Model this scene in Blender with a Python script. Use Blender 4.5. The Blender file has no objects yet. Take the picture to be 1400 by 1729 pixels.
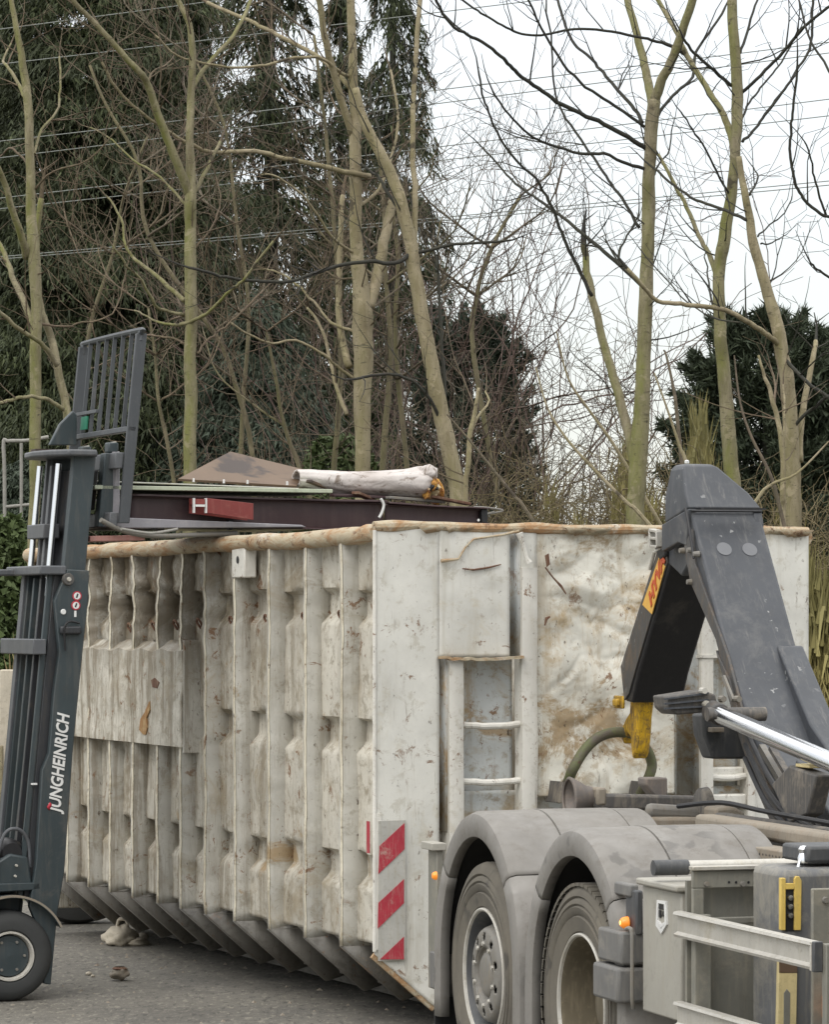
import bpy, bmesh, math, random
import numpy as np
from math import sin, cos, pi, radians
from mathutils import Vector, Matrix, noise

SC = bpy.context.scene
COL = SC.collection

# ------------------------------------------------------------------ camera
FPX = 6000.0      # focal length, in photograph pixels (long phone crop)
EYE = 2.08        # lens height above the asphalt
cam_d = bpy.data.cameras.new('camera'); cam = bpy.data.objects.new('camera', cam_d); COL.objects.link(cam)
cam.location = (0, 0, EYE); cam.rotation_euler = (radians(90), 0, 0)
cam_d.sensor_fit = 'HORIZONTAL'; cam_d.sensor_width = 36; cam_d.lens = 36*FPX/1400
cam_d.shift_y = (1043-864.5)/1400
cam_d.clip_start = 0.1; cam_d.clip_end = 2000
SC.camera = cam

# ------------------------------------------------------------------ sky and sun
SUN_EL, SUN_AZ = radians(48), radians(212)      # azimuth clockwise from +Y (behind the camera, to the left)
w = bpy.data.worlds.new('World'); SC.world = w; w.use_nodes = True
nt = w.node_tree; nt.nodes.clear()
def wn(t, **k):
    n = nt.nodes.new(t)
    for a, b in k.items(): setattr(n, a, b)
    return n
wo = wn('ShaderNodeOutputWorld'); add = wn('ShaderNodeAddShader')
b1 = wn('ShaderNodeBackground'); b2 = wn('ShaderNodeBackground')
sky = wn('ShaderNodeTexSky', sky_type='NISHITA', sun_disc=False, sun_elevation=SUN_EL, sun_rotation=SUN_AZ)
b1.inputs[1].default_value = 0.05
nt.links.new(sky.outputs[0], b1.inputs[0])
tc = wn('ShaderNodeTexCoord'); sx = wn('ShaderNodeSeparateXYZ'); nt.links.new(tc.outputs['Generated'], sx.inputs[0])
# overcast cloud layer: standard overcast distribution, zenith three times the horizon
mx = wn('ShaderNodeMath', operation='MAXIMUM'); mx.inputs[1].default_value = 0; nt.links.new(sx.outputs[2], mx.inputs[0])
ma = wn('ShaderNodeMath', operation='MULTIPLY_ADD'); ma.inputs[1].default_value = 1.75; ma.inputs[2].default_value = 0.60
nt.links.new(mx.outputs[0], ma.inputs[0])
nz = wn('ShaderNodeTexNoise'); nz.inputs['Scale'].default_value = 2.2; nz.inputs['Detail'].default_value = 5
mp = wn('ShaderNodeMapping'); mp.inputs['Scale'].default_value = (1, 1, 3.5)
nt.links.new(tc.outputs['Generated'], mp.inputs[0]); nt.links.new(mp.outputs[0], nz.inputs['Vector'])
mr = wn('ShaderNodeMapRange'); mr.inputs[3].default_value = 0.95; mr.inputs[4].default_value = 1.05
nt.links.new(nz.outputs['Fac'], mr.inputs[0])
mm = wn('ShaderNodeMath', operation='MULTIPLY'); nt.links.new(ma.outputs[0], mm.inputs[0]); nt.links.new(mr.outputs[0], mm.inputs[1])
b2.inputs[0].default_value = (1.0, 0.985, 0.95, 1)
nt.links.new(mm.outputs[0], b2.inputs[1])
nt.links.new(b1.outputs[0], add.inputs[0]); nt.links.new(b2.outputs[0], add.inputs[1]); nt.links.new(add.outputs[0], wo.inputs[0])
sl = bpy.data.lights.new('sun', 'SUN'); sun = bpy.data.objects.new('sun', sl); COL.objects.link(sun)
sl.energy = 1.1; sl.angle = radians(28); sl.color = (1, 0.96, 0.9)
sd = Vector((sin(SUN_AZ)*cos(SUN_EL), cos(SUN_AZ)*cos(SUN_EL), sin(SUN_EL)))
sun.rotation_euler = sd.to_track_quat('Z', 'Y').to_euler(); sun.location = (-5, -5, 20)
SC.view_settings.view_transform = 'Standard'; SC.view_settings.look = 'None'
SC.view_settings.exposure = 0; SC.view_settings.gamma = 1; SC.view_settings.use_curve_mapping = False

# ------------------------------------------------------------------ helpers
R = random.Random(11)
def P(x, y, Y): return Vector(((x-700)/FPX*Y, Y, EYE+(1043-y)/FPX*Y))

class Frame:
    """a vertical-axis local frame: origin on the ground, local x / y rotated by deg"""
    def __init__(s, ox, oy, deg):
        s.o = Vector((ox, oy, 0)); s.deg = deg; s.c, s.s = cos(radians(deg)), sin(radians(deg))
    def ray(s, x, y):
        dx, dy, dz = (x-700)/FPX, 1, (1043-y)/FPX; px, py = -s.o.x, -s.o.y
        return Vector((px*s.c+py*s.s, -px*s.s+py*s.c, EYE)), Vector((dx*s.c+dy*s.s, -dx*s.s+dy*s.c, dz))
    def onX(s, x, y, c): p, d = s.ray(x, y); return p+d*((c-p.x)/d.x)
    def onY(s, x, y, c): p, d = s.ray(x, y); return p+d*((c-p.y)/d.y)
    def world(s, v): return Vector((s.o.x+v[0]*s.c-v[1]*s.s, s.o.y+v[0]*s.s+v[1]*s.c, v[2]))

def smooth(ps, n=5):
    ps = [Vector(p) for p in ps]; out = []
    for i in range(len(ps)-1):
        a = ps[max(i-1, 0)]; b = ps[i]; c_ = ps[i+1]; d = ps[min(i+2, len(ps)-1)]
        for k_ in range(n):
            t = k_/n; out.append(.5*((2*b)+(c_-a)*t+(2*a-5*b+4*c_-d)*t*t+(3*b-a-3*c_+d)*t**3))
    return out+[ps[-1]]
class MB:
    def __init__(s): s.v = []; s.f = []
    def add(s, vs, fs):
        o = len(s.v); s.v += [tuple(v) for v in vs]; s.f += [tuple(i+o for i in f) for f in fs]; return s
    def box(s, x0, x1, y0, y1, z0, z1):
        return s.add([(x0,y0,z0),(x1,y0,z0),(x1,y1,z0),(x0,y1,z0),(x0,y0,z1),(x1,y0,z1),(x1,y1,z1),(x0,y1,z1)],
                     [(0,3,2,1),(4,5,6,7),(0,1,5,4),(1,2,6,5),(2,3,7,6),(3,0,4,7)])
    def prism(s, pts, axis, lo, hi):
        """pts 2-D outline in the two other axes (x,z for axis y; y,z for axis x; x,y for axis z)"""
        def mk(p, t):
            return {'x': (t, p[0], p[1]), 'y': (p[0], t, p[1]), 'z': (p[0], p[1], t)}[axis]
        n = len(pts); vs = [mk(p, lo) for p in pts]+[mk(p, hi) for p in pts]
        return s.add(vs, [tuple(range(n)), tuple(range(2*n-1, n-1, -1))]+[(i, n+i, n+(i+1) % n, (i+1) % n) for i in range(n)])
    def tube(s, pts, rads, n=10, cap=True):
        pts = [Vector(p) for p in pts]
        if not hasattr(rads, '__len__'): rads = [rads]*len(pts)
        vs = []; ref = None
        for i, p in enumerate(pts):
            t = (pts[min(i+1, len(pts)-1)]-pts[max(i-1, 0)]).normalized()
            if ref is None: ref = t.orthogonal().normalized()
            ref = (ref-t*ref.dot(t)).normalized(); b = t.cross(ref)
            for k in range(n):
                a = 2*pi*k/n; vs.append(p+(ref*cos(a)+b*sin(a))*rads[i])
        fs = []
        for i in range(len(pts)-1):
            for k in range(n):
                a, b_ = i*n+k, i*n+(k+1) % n; fs.append((a, b_, b_+n, a+n))
        if cap: fs += [tuple(range(n-1, -1, -1)), tuple(range((len(pts)-1)*n, len(pts)*n))]
        return s.add(vs, fs)
    def bar(s, p, q, w_, h, up=(0, 0, 1)):
        p, q = Vector(p), Vector(q); t = (q-p).normalized(); up = Vector(up); sd_ = t.cross(up).normalized(); u = sd_.cross(t)
        vs = [e+sd_*a*w_/2+u*b*h/2 for e in (p, q) for a, b in ((-1,-1),(1,-1),(1,1),(-1,1))]
        return s.add(vs, [(0,3,2,1),(4,5,6,7),(0,1,5,4),(1,2,6,5),(2,3,7,6),(3,0,4,7)])
    def lathe(s, prof, c, axis='x', n=48, a0=0, a1=2*pi):
        """prof: list of (along, radius)"""
        full = abs(a1-a0-2*pi) < 1e-6; m = n if full else n+1; c = Vector(c); vs = []
        for k in range(m):
            a = a0+(a1-a0)*k/n; ca, sa = cos(a), sin(a)
            for t, r in prof:
                vs.append(c+Vector({'x': (t, r*ca, r*sa), 'y': (r*ca, t, r*sa), 'z': (r*ca, r*sa, t)}[axis]))
        L = len(prof); fs = []
        for k in range(n):
            k2 = (k+1) % m
            for j in range(L-1): fs.append((k*L+j, k*L+j+1, k2*L+j+1, k2*L+j))
        return s.add(vs, fs)
    def grid(s, nu, nv, fn):
        vs = [fn(i/nu, j/nv) for i in range(nu+1) for j in range(nv+1)]
        return s.add(vs, [(i*(nv+1)+j, (i+1)*(nv+1)+j, (i+1)*(nv+1)+j+1, i*(nv+1)+j+1) for i in range(nu) for j in range(nv)])
    def build(s, name, mat, parent=None, bevel=0, solid=0, angle=35, recalc=True):
        me = bpy.data.meshes.new(name); me.from_pydata(s.v, [], s.f)
        if recalc:
            bm = bmesh.new(); bm.from_mesh(me); bmesh.ops.recalc_face_normals(bm, faces=bm.faces); bm.to_mesh(me); bm.free()
        me.polygons.foreach_set('use_smooth', [True]*len(me.polygons)); me.set_sharp_from_angle(angle=radians(angle))
        me.materials.append(mat); o = bpy.data.objects.new(name, me); COL.objects.link(o)
        if parent: o.parent = parent
        if solid: m = o.modifiers.new('solid', 'SOLIDIFY'); m.thickness = solid; m.offset = 0
        if bevel: m = o.modifiers.new('bevel', 'BEVEL'); m.width = bevel; m.segments = 2; m.limit_method = 'ANGLE'
        return o

def tag(o, label=None, cat=None, group=None, kind=None):
    for k, v in (('label', label), ('category', cat), ('group', group), ('kind', kind)):
        if v: o[k] = v
    return o
def thing(name, label, cat, loc=(0,0,0), deg=0, group=None):
    o = bpy.data.objects.new(name, None); COL.objects.link(o); o.location = loc; o.rotation_euler = (0, 0, radians(deg))
    o.empty_display_size = .3
    return tag(o, label, cat, group)

def text_mesh(name, body, size, mat, parent, mtx, shear=0, offset=0, ext=0.0015, sx=1):
    cu = bpy.data.curves.new(name, 'FONT'); cu.body = body; cu.size = size; cu.shear = shear; cu.offset = offset; cu.extrude = ext
    cu.align_x = 'LEFT'; cu.resolution_u = 3
    o = bpy.data.objects.new(name, cu); COL.objects.link(o)
    dg = bpy.context.evaluated_depsgraph_get(); me = bpy.data.meshes.new_from_object(o.evaluated_get(dg))
    bpy.data.objects.remove(o); bpy.data.curves.remove(cu)
    me.transform(Matrix.Diagonal((sx, 1, 1, 1))); me.materials.clear(); me.materials.append(mat)
    o = bpy.data.objects.new(name, me); COL.objects.link(o); o.parent = parent; o.matrix_local = mtx
    return o
def basis(o, X, Y):
    X = Vector(X).normalized(); Y = Vector(Y); Y = (Y-X*Y.dot(X)).normalized(); Z = X.cross(Y)
    m = Matrix((X, Y, Z)).transposed().to_4x4(); m.translation = Vector(o); return m

# ------------------------------------------------------------------ materials
class NT:
    def __init__(s, name):
        s.m = bpy.data.materials.new(name); s.m.use_nodes = True; s.t = s.m.node_tree; s.b = s.t.nodes['Principled BSDF']
        s.tc = s.t.nodes.new('ShaderNodeTexCoord')
    def n(s, t, **k):
        n = s.t.nodes.new(t)
        for a, b in k.items(): setattr(n, a, b)
        return n
    def l(s, a, b): s.t.links.new(a, b)
    def noise(s, scale, detail=6, rough=.6, dist=0, stretch=None):
        n = s.n('ShaderNodeTexNoise'); n.inputs['Scale'].default_value = scale; n.inputs['Detail'].default_value = detail
        n.inputs['Roughness'].default_value = rough; n.inputs['Distortion'].default_value = dist
        src = s.tc.outputs['Object']
        if stretch: m = s.n('ShaderNodeMapping'); m.inputs['Scale'].default_value = stretch; s.l(src, m.inputs[0]); src = m.outputs[0]
        s.l(src, n.inputs['Vector']); return n.outputs['Fac']
    def ramp(s, fac, a, b):
        r = s.n('ShaderNodeMapRange'); r.inputs[1].default_value = a; r.inputs[2].default_value = b; r.clamp = True; s.l(fac, r.inputs[0]); return r.outputs[0]
    def mul(s, a, b, op='MULTIPLY'):
        m = s.n('ShaderNodeMath', operation=op); m.use_clamp = True
        for i, x in enumerate((a, b)):
            if isinstance(x, (int, float)): m.inputs[i].default_value = x
            else: s.l(x, m.inputs[i])
        return m.outputs[0]
    def mix(s, fac, a, b):
        m = s.n('ShaderNodeMix', data_type='RGBA')
        if isinstance(fac, (int, float)): m.inputs[0].default_value = fac
        else: s.l(fac, m.inputs[0])
        for i, x in ((6, a), (7, b)):
            if isinstance(x, tuple): m.inputs[i].default_value = (*x, 1)
            else: s.l(x, m.inputs[i])
        return m.outputs[2]
    def bump(s, h, strength=.3, dist=.01):
        b = s.n('ShaderNodeBump'); b.inputs['Strength'].default_value = strength; b.inputs['Distance'].default_value = dist
        s.l(h, b.inputs['Height']); s.l(b.outputs[0], s.b.inputs['Normal'])
    def out(s, col, rough=.6, metal=0):
        if isinstance(col, tuple): s.b.inputs['Base Color'].default_value = (*col, 1)
        else: s.l(col, s.b.inputs['Base Color'])
        if isinstance(rough, (int, float)): s.b.inputs['Roughness'].default_value = rough
        else: s.l(rough, s.b.inputs['Roughness'])
        s.b.inputs['Metallic'].default_value = metal
        return s.m

def container_paint(name, base, dirt, dirt_amt=.5, rust_amt=.5, stain=.5, grime=0, bump=.4):
    k = NT(name)
    c = k.mix(k.ramp(k.noise(1.3, 8, .65), .42, .60), base, tuple(x*.82 for x in base))
    d = k.ramp(k.noise(2.6, 12, .75, .6), .60-.14*dirt_amt, .72-.12*dirt_amt)
    c = k.mix(k.mul(d, .85), c, dirt)
    d2 = k.ramp(k.noise(11, 10, .75, .4), .56-.05*dirt_amt, .64-.04*dirt_amt)
    c = k.mix(k.mul(d2, .25+.5*dirt_amt), c, tuple(x*.72 for x in dirt))
    st = k.ramp(k.noise(1.0, 8, .7, .3, (9, 9, .8)), .52, .62)
    c = k.mix(k.mul(st, .5*dirt_amt+.12), c, tuple(x*.75 for x in dirt))
    if grime:   # soot and mud smeared over the beaten top of the far end, ragged runs below it
        sp = k.n('ShaderNodeSeparateXYZ'); k.l(k.tc.outputs['Object'], sp.inputs[0])
        gy = k.ramp(sp.outputs[1], 1.0, 3.0); gz = k.ramp(sp.outputs[2], 1.70, 2.05)
        gn = k.ramp(k.noise(3.2, 10, .75, .8, (1, 1.6, .7)), .38, .52)
        c = k.mix(k.mul(k.mul(gy, k.mul(gz, gn)), grime), c, (.125, .10, .065))
        g2 = k.mul(k.ramp(k.noise(1.0, 8, .75, .4, (10, 10, .7)), .49, .56), k.ramp(sp.outputs[1], .8, 3.6))
        c = k.mix(k.mul(g2, grime*.8), c, (.19, .155, .105))
    bl = k.ramp(k.noise(1.9, 12, .78, .9), .64-.09*stain, .70-.09*stain)
    c = k.mix(k.mul(bl, .8), c, (.30, .20, .09))
    r2 = k.ramp(k.noise(9, 12, .78, .6), .615-.04*rust_amt, .64-.04*rust_amt)
    r2 = k.mul(r2, k.ramp(k.noise(1.7, 5, .6), .44, .54))
    c = k.mix(k.mul(r2, .9), c, (.17, .085, .035))
    fl = k.ramp(k.noise(34, 6, .7, .3, (1, 1, .6)), .63, .675)
    c = k.mix(k.mul(fl, .35+.9*dirt_amt), c, (.085, .06, .04))
    sc = k.ramp(k.noise(26, 6, .7, .8, (1, 1, .13)), .60, .66)
    sc = k.mul(sc, k.ramp(k.noise(2.2, 4, .6), .48, .60))
    c = k.mix(k.mul(sc, .55), c, (.15, .11, .075))
    h = k.mul(k.noise(9, 8, .65), k.mul(k.noise(50, 4, .6), .35), 'ADD')
    k.bump(k.mul(h, .5), bump, .02)
    r = k.n('ShaderNodeMapRange'); r.inputs[1].default_value = .35; r.inputs[2].default_value = .65; r.inputs[3].default_value = .38; r.inputs[4].default_value = .72; k.l(k.noise(7, 8, .7), r.inputs[0])
    return k.out(c, r.outputs[0])

def painted(name, col, rough=.45, dust=None, dust_amt=.3, metal=0, scale=4, bump=.12, flecks=0):
    k = NT(name)
    c = k.mix(k.ramp(k.noise(scale, 8, .65), .3, .7), col, tuple(x*.78 for x in col))
    if dust:
        c = k.mix(k.mul(k.ramp(k.noise(scale*.8, 12, .74, .4), .60-.17*dust_amt, .72-.13*dust_amt), .9), c, dust)
        c = k.mix(k.mul(k.ramp(k.noise(scale*5, 8, .7, .3), .55, .66), dust_amt), c, tuple(x*.55 for x in dust))
        c = k.mix(k.mul(k.ramp(k.noise(scale*2, 6, .6, .2, (4, 4, .5)), .5, .66), dust_amt), c, dust)
    if flecks:
        c = k.mix(k.mul(k.mul(k.ramp(k.noise(26, 3, .5, .2), .66, .69), k.ramp(k.noise(2.1, 3, .5), .52, .60)), flecks), c, (.42, .42, .41))
        c = k.mix(k.mul(k.ramp(k.noise(9, 8, .75, .3, (3, .5, .5)), .56, .66), .35), c, (.19, .18, .165))
    k.bump(k.noise(scale*8, 6, .6), bump, .006)
    r = k.n('ShaderNodeMapRange'); r.inputs[3].default_value = rough-.1; r.inputs[4].default_value = min(1, rough+.22); k.l(k.noise(scale*3), r.inputs[0])
    return k.out(c, r.outputs[0], metal)

def emis(name, col, strength, base):
    k = NT(name); k.out(base, .25); k.b.inputs['Emission Color'].default_value = (*col, 1); k.b.inputs['Emission Strength'].default_value = strength; return k.m

M = {}
M['side'] = container_paint('container_side_paint', (.56, .53, .455), (.31, .26, .18), .76, .9, .5, grime=1.0)
M['sidetop'] = container_paint('container_rib_paint', (.49, .475, .425), (.32, .28, .205), .55, .95, .35, grime=.75)
M['edge'] = container_paint('container_lit_edge_paint', (.68, .63, .50), (.34, .28, .18), .62, 1.0, .5)  # paler paint that carries the light caught by the rib edges
M['front'] = container_paint('container_front_paint', (.665, .655, .60), (.50, .45, .34), .35, .6, .35, bump=.16)
M['frontdent'] = container_paint('container_dented_paint', (.68, .66, .58), (.44, .33, .185), .6, .9, 1.35, bump=.22)
M['post'] = container_paint('container_post_paint', (.68, .66, .60), (.48, .42, .31), .25, .8, .1)
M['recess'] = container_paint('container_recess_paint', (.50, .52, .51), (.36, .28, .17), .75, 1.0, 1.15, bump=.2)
M['under'] = container_paint('container_underside_shade', (.17, .16, .14), (.09, .08, .065), .6, .6, .3)  # dark colour carries the shade beneath the container, along with some dirt
k = NT('rusty_rim')
c = k.mix(k.ramp(k.noise(5, 12, .8, .8, (1, .45, 2)), .45, .58), (.43, .37, .26), (.34, .195, .09))
c = k.mix(k.ramp(k.noise(4, 10, .75, .3, (1, .4, 1)), .57, .63), c, (.50, .46, .38))
c = k.mix(k.ramp(k.noise(15, 10, .75, .4, (1, .4, 1)), .55, .62), c, (.15, .085, .045))
k.bump(k.noise(24, 10, .75, .4, (1, .5, 1)), .7, .012); M['rim'] = k.out(c, .75)
k = NT('mossy_bail'); c = k.mix(k.ramp(k.noise(9, 8, .7), .4, .62), (.10, .085, .065), (.115, .135, .045))
c = k.mix(k.ramp(k.noise(16, 6), .6, .7), c, (.10, .06, .04)); k.bump(k.noise(30), .4); M['bail'] = k.out(c, .7)
M['rust'] = painted('bare_rust', (.13, .06, .035), .85, (.38, .30, .2), .3)
M['red'] = painted('reflective_red', (.42, .035, .055), .4, (.45, .36, .3), .25, scale=12)
M['warnwhite'] = painted('reflective_white', (.47, .46, .42), .45, (.33, .29, .2), .3, scale=9)
M['arm'] = painted('charcoal_arm_paint', (.050, .055, .064), .42, (.10, .10, .10), .28, scale=3, flecks=.6)
M['armdirty'] = painted('greasy_arm_paint', (.07, .068, .066), .5, (.12, .085, .055), .5, scale=5, flecks=.3)
M['black'] = painted('black_steel', (.012, .012, .014), .42, (.05, .045, .04), .1, scale=4)
M['yellow'] = painted('yellow_hook_paint', (.66, .39, .015), .5, (.14, .09, .04), .85, scale=9)
M['sticker'] = painted('yellow_sticker', (.75, .43, .08), .4, (.6, .33, .1), .3, scale=12)
M['stickerred'] = painted('sticker_red', (.50, .08, .02), .4)
M['white'] = painted('white_print', (.72, .72, .70), .5)
M['printred'] = painted('red_print', (.45, .03, .05), .5)
k = NT('chrome'); k.bump(k.noise(30), .02); M['chrome'] = k.out((.75, .76, .78), .16, 1)
M['mast'] = painted('dark_mast_paint', (.036, .050, .055), .42, (.085, .085, .078), .38, scale=3)
M['mastlight'] = painted('worn_mast_steel', (.095, .10, .108), .42, (.15, .145, .14), .3, scale=4)
M['guard'] = painted('guard_paint', (.058, .064, .070), .45, (.10, .10, .10), .25, scale=4)
M['grease'] = painted('greasy_channel', (.030, .032, .036), .35, (.07, .06, .05), .3, scale=6)
k = NT('dusty_fender')
c = k.mix(k.ramp(k.noise(3, 8, .6), .3, .7), (.225, .212, .192), (.175, .166, .152))
bl = k.ramp(k.noise(6.5, 5, .5, .4), .575, .615); bl = k.mul(bl, k.ramp(k.noise(1.3, 2, .5), .47, .53))
c = k.mix(k.mul(k.ramp(k.noise(14, 10, .75), .52, .64), .45), c, (.13, .115, .095))
c = k.mix(k.mul(bl, .65), c, (.11, .105, .097))
k.bump(k.noise(40, 6), .12, .004); M['fender'] = k.out(c, k.ramp(k.noise(8, 6), .1, .7))
k = NT('fender_lining'); M['lining'] = k.out(k.mix(k.noise(6), (.018, .018, .019), (.035, .033, .03)), .85)
k = NT('dusty_tyre')
c = k.mix(k.ramp(k.noise(4, 8, .65), .3, .7), (.155, .138, .108), (.092, .084, .070))
c = k.mix(k.mul(k.ramp(k.noise(7, 3, .5, .3), .60, .66), .6), c, (.05, .047, .042))
k.bump(k.noise(45, 6), .25, .004); M['tyre'] = k.out(c, .9)
k = NT('fork_tyre'); c = k.mix(k.noise(5, 8), (.022, .025, .027), (.055, .055, .052)); k.bump(k.noise(40), .2, .004); M['tyre2'] = k.out(c, .8)
M['rimgrey'] = painted('wheel_steel', (.20, .19, .17), .5, (.20, .17, .125), .45, scale=6)
M['rimmud'] = painted('muddy_wheel_dish', (.12, .10, .065), .85, (.20, .165, .11), .5, scale=5)
M['rimlight'] = painted('bright_rim', (.50, .48, .43), .4, (.3, .27, .2), .3, scale=8)
M['alu'] = painted('brushed_aluminium', (.55, .53, .48), .38, (.40, .36, .28), .35, metal=.35, scale=7)
M['box'] = painted('beige_grey_box', (.36, .345, .30), .5, (.30, .275, .22), .4, scale=3)
M['frame'] = painted('olive_grey_frame', (.20, .195, .165), .6, (.26, .24, .19), .5, scale=5)
M['plastic'] = painted('grey_plastic', (.155, .152, .145), .6, (.22, .205, .18), .4, scale=6)
M['casing'] = painted('grey_casing', (.135, .138, .142), .5, (.25, .235, .20), .55, scale=5)
M['darkplastic'] = painted('dark_plastic', (.065, .068, .072), .5, (.13, .125, .115), .35, scale=6)
M['tool'] = painted('faded_yellow_tool', (.70, .50, .12), .5, (.45, .36, .17), .3, scale=9)
M['toolpale'] = painted('pale_yellow_tool', (.70, .58, .30), .5, (.50, .40, .20), .25, scale=9)
M['chassis'] = painted('dusty_chassis_steel', (.085, .08, .075), .6, (.22, .19, .15), .45, scale=6)
M['rollergrey'] = painted('worn_roller_steel', (.17, .15, .135), .6, (.24, .19, .15), .5, scale=9)
M['chassispale'] = painted('dusty_pale_steel', (.27, .235, .185), .7, (.22, .17, .12), .5, scale=5)
M['amber'] = emis('amber_lamp', (1, .30, .03), .35, (.8, .25, .03))
M['ambercore'] = emis('amber_lamp_core', (1, .6, .18), 1.2, (.9, .6, .2))
M['maroon'] = painted('maroon_sheet_steel', (.050, .024, .026), .42, (.085, .05, .045), .3, scale=3)
M['redbeam'] = painted('red_oxide_beam', (.20, .032, .028), .5, (.26, .09, .07), .3, scale=5)
M['palegreen'] = painted('pale_green_panel', (.46, .50, .38), .6, (.3, .3, .2), .35, scale=6)
k = NT('brown_board'); c = k.mix(k.ramp(k.noise(2.5, 8, .6, .3), .3, .7), (.150, .098, .060), (.098, .062, .038))
c = k.mix(k.ramp(k.noise(2.6, 4, .6, .5), .52, .60), c, (.04, .026, .02)); M['board'] = k.out(c, .6)
k = NT('wrapped_roll'); c = k.mix(k.ramp(k.noise(4, 8, .6), .35, .7), (.52, .48, .455), (.38, .33, .30)); c = k.mix(k.ramp(k.noise(9, 8, .7, 1, (1, 4, 1)), .54, .62), c, (.20, .16, .13))
k.bump(k.noise(12, 6, .6, 1), .6, .02); M['roll'] = k.out(c, .6)
k = NT('orange_foam'); c = k.mix(k.ramp(k.noise(18, 6, .6), .4, .6), (.62, .33, .07), (.20, .07, .03)); c = k.mix(k.ramp(k.noise(9), .55, .62), c, (.7, .6, .38)); k.bump(k.noise(30), .8, .02); M['foam'] = k.out(c, .9)
M['pipe'] = painted('grey_fork_steel', (.27, .26, .28), .4, (.35, .33, .32), .3, scale=6)
M['pink'] = painted('faded_pink_panel', (.42, .20, .17), .6, (.4, .3, .25), .3)
M['cream'] = painted('cream_pipe', (.58, .55, .38), .5, (.4, .35, .25), .3)
M['concrete'] = painted('pale_concrete', (.50, .45, .36), .9, (.33, .29, .22), .4, scale=8, bump=.4)
M['railwhite'] = painted('weathered_white_rail', (.30, .29, .26), .6, (.2, .19, .16), .4, scale=8)
M['cable'] = painted('pale_cable', (.22, .235, .215), .6)
def bark(name, a, b, moss, ms=.5):
    k = NT(name); c = k.mix(k.ramp(k.noise(9, 12, .78, .4, (1, 1, .3)), .44, .57), a, b)
    g = k.n('ShaderNodeNewGeometry'); sp = k.n('ShaderNodeSeparateXYZ'); k.l(g.outputs['Normal'], sp.inputs[0])
    sidem = k.ramp(sp.outputs[0], .8, -.7)          # algae favours the damp weather side of the trunk
    c = k.mix(k.mul(k.mul(k.ramp(k.noise(2.4, 8, .7, .5, (1, 1, .45)), .38, .60), k.mul(sidem, .35, 'ADD')), ms), c, moss)
    c = k.mix(k.mul(k.ramp(k.noise(5, 6, .7, .8), .57, .63), .5), c, tuple(min(1, x*1.35) for x in a))
    c = k.mix(k.mul(k.ramp(k.noise(14, 6, .7, .2, (1, 1, 3.5)), .58, .64), .65), c, (.06, .05, .032))
    c = k.mix(k.mul(k.ramp(k.noise(3.2, 6, .6, .2), .64, .67), .8), c, (.045, .036, .025))
    k.bump(k.noise(30, 10, .75, .3, (1, 1, .35)), .8, .018); return k.out(c, .9)
M['bark'] = bark('green_grey_bark', (.27, .235, .155), (.17, .145, .09), (.155, .165, .035), .85)
M['barkpale'] = bark('pale_bark', (.33, .28, .19), (.23, .19, .12), (.20, .185, .07), .6)
M['thinbark'] = bark('thin_stem_bark', (.19, .16, .10), (.12, .10, .065), (.13, .13, .045), .6)
M['twig'] = bark('brown_twig', (.17, .125, .085), (.11, .08, .055), (.09, .085, .035), .5)
M['twigdark'] = bark('dark_twig', (.040, .038, .032), (.028, .026, .024), (.05, .055, .025), .4)
M['brush'] = bark('brush_twig', (.21, .165, .095), (.13, .10, .06), (.17, .15, .055), .6)
M['twigred'] = bark('reddish_twig', (.13, .085, .070), (.085, .058, .052), (.09, .075, .035), .3)
M['thicket'] = bark('thicket_twig', (.16, .125, .09), (.10, .08, .06), (.09, .09, .04), .4)
def foliage(name, cols, rough=.75):
    k = NT(name); g = k.n('ShaderNodeNewGeometry'); c = k.mix(g.outputs['Random Per Island'], cols[0], cols[1])
    c = k.mix(k.ramp(k.noise(.9, 5, .6), .35, .65), c, cols[2])
    return k.out(c, rough)
M['conifer'] = foliage('conifer_needles', ((.016, .025, .008), (.066, .083, .024), (.024, .031, .010)))
M['coniferblue'] = foliage('blue_green_needles', ((.020, .032, .020), (.048, .068, .038), (.028, .040, .022)))
M['yew'] = foliage('yew_needles', ((.018, .028, .014), (.052, .070, .032), (.028, .040, .018)))
M['greenleaf'] = foliage('shrub_leaves', ((.045, .075, .018), (.09, .13, .035), (.05, .07, .02)))
M['reed'] = foliage('dry_reed', ((.18, .15, .05), (.42, .36, .14), (.13, .12, .04)))
M['straw'] = foliage('dry_grass', ((.20, .15, .07), (.32, .25, .12), (.12, .11, .05)))
M['grass'] = foliage('rough_grass', ((.05, .07, .02), (.11, .12, .04), (.12, .10, .05)))
k = NT('asphalt')
c = k.mix(k.ramp(k.noise(.5, 8, .65), .42, .60), (.150, .140, .118), (.115, .108, .094))
c = k.mix(k.mul(k.ramp(k.noise(22, 6, .75), .48, .60), .6), c, (.20, .185, .155))
c = k.mix(k.mul(k.ramp(k.noise(26, 5, .7, .2, (1, .28, 1)), .545, .62), .75), c, (.27, .25, .205))
c = k.mix(k.mul(k.ramp(k.noise(1.1, 8, .7, .5, (1, .6, 1)), .53, .62), .45), c, (.075, .07, .062))
c = k.mix(k.mul(k.ramp(k.noise(23, 5, .7, 0, (1.1, .3, 1)), .55, .62), .7), c, (.05, .047, .042))
k.bump(k.noise(70, 4, .7), .5, .01); M['asphalt'] = k.out(c, .85)
k = NT('soil'); c = k.mix(k.ramp(k.noise(.8, 8, .7), .35, .65), (.085, .075, .045), (.06, .07, .025)); k.bump(k.noise(8), .6, .05); M['soil'] = k.out(c, .95)

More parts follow.
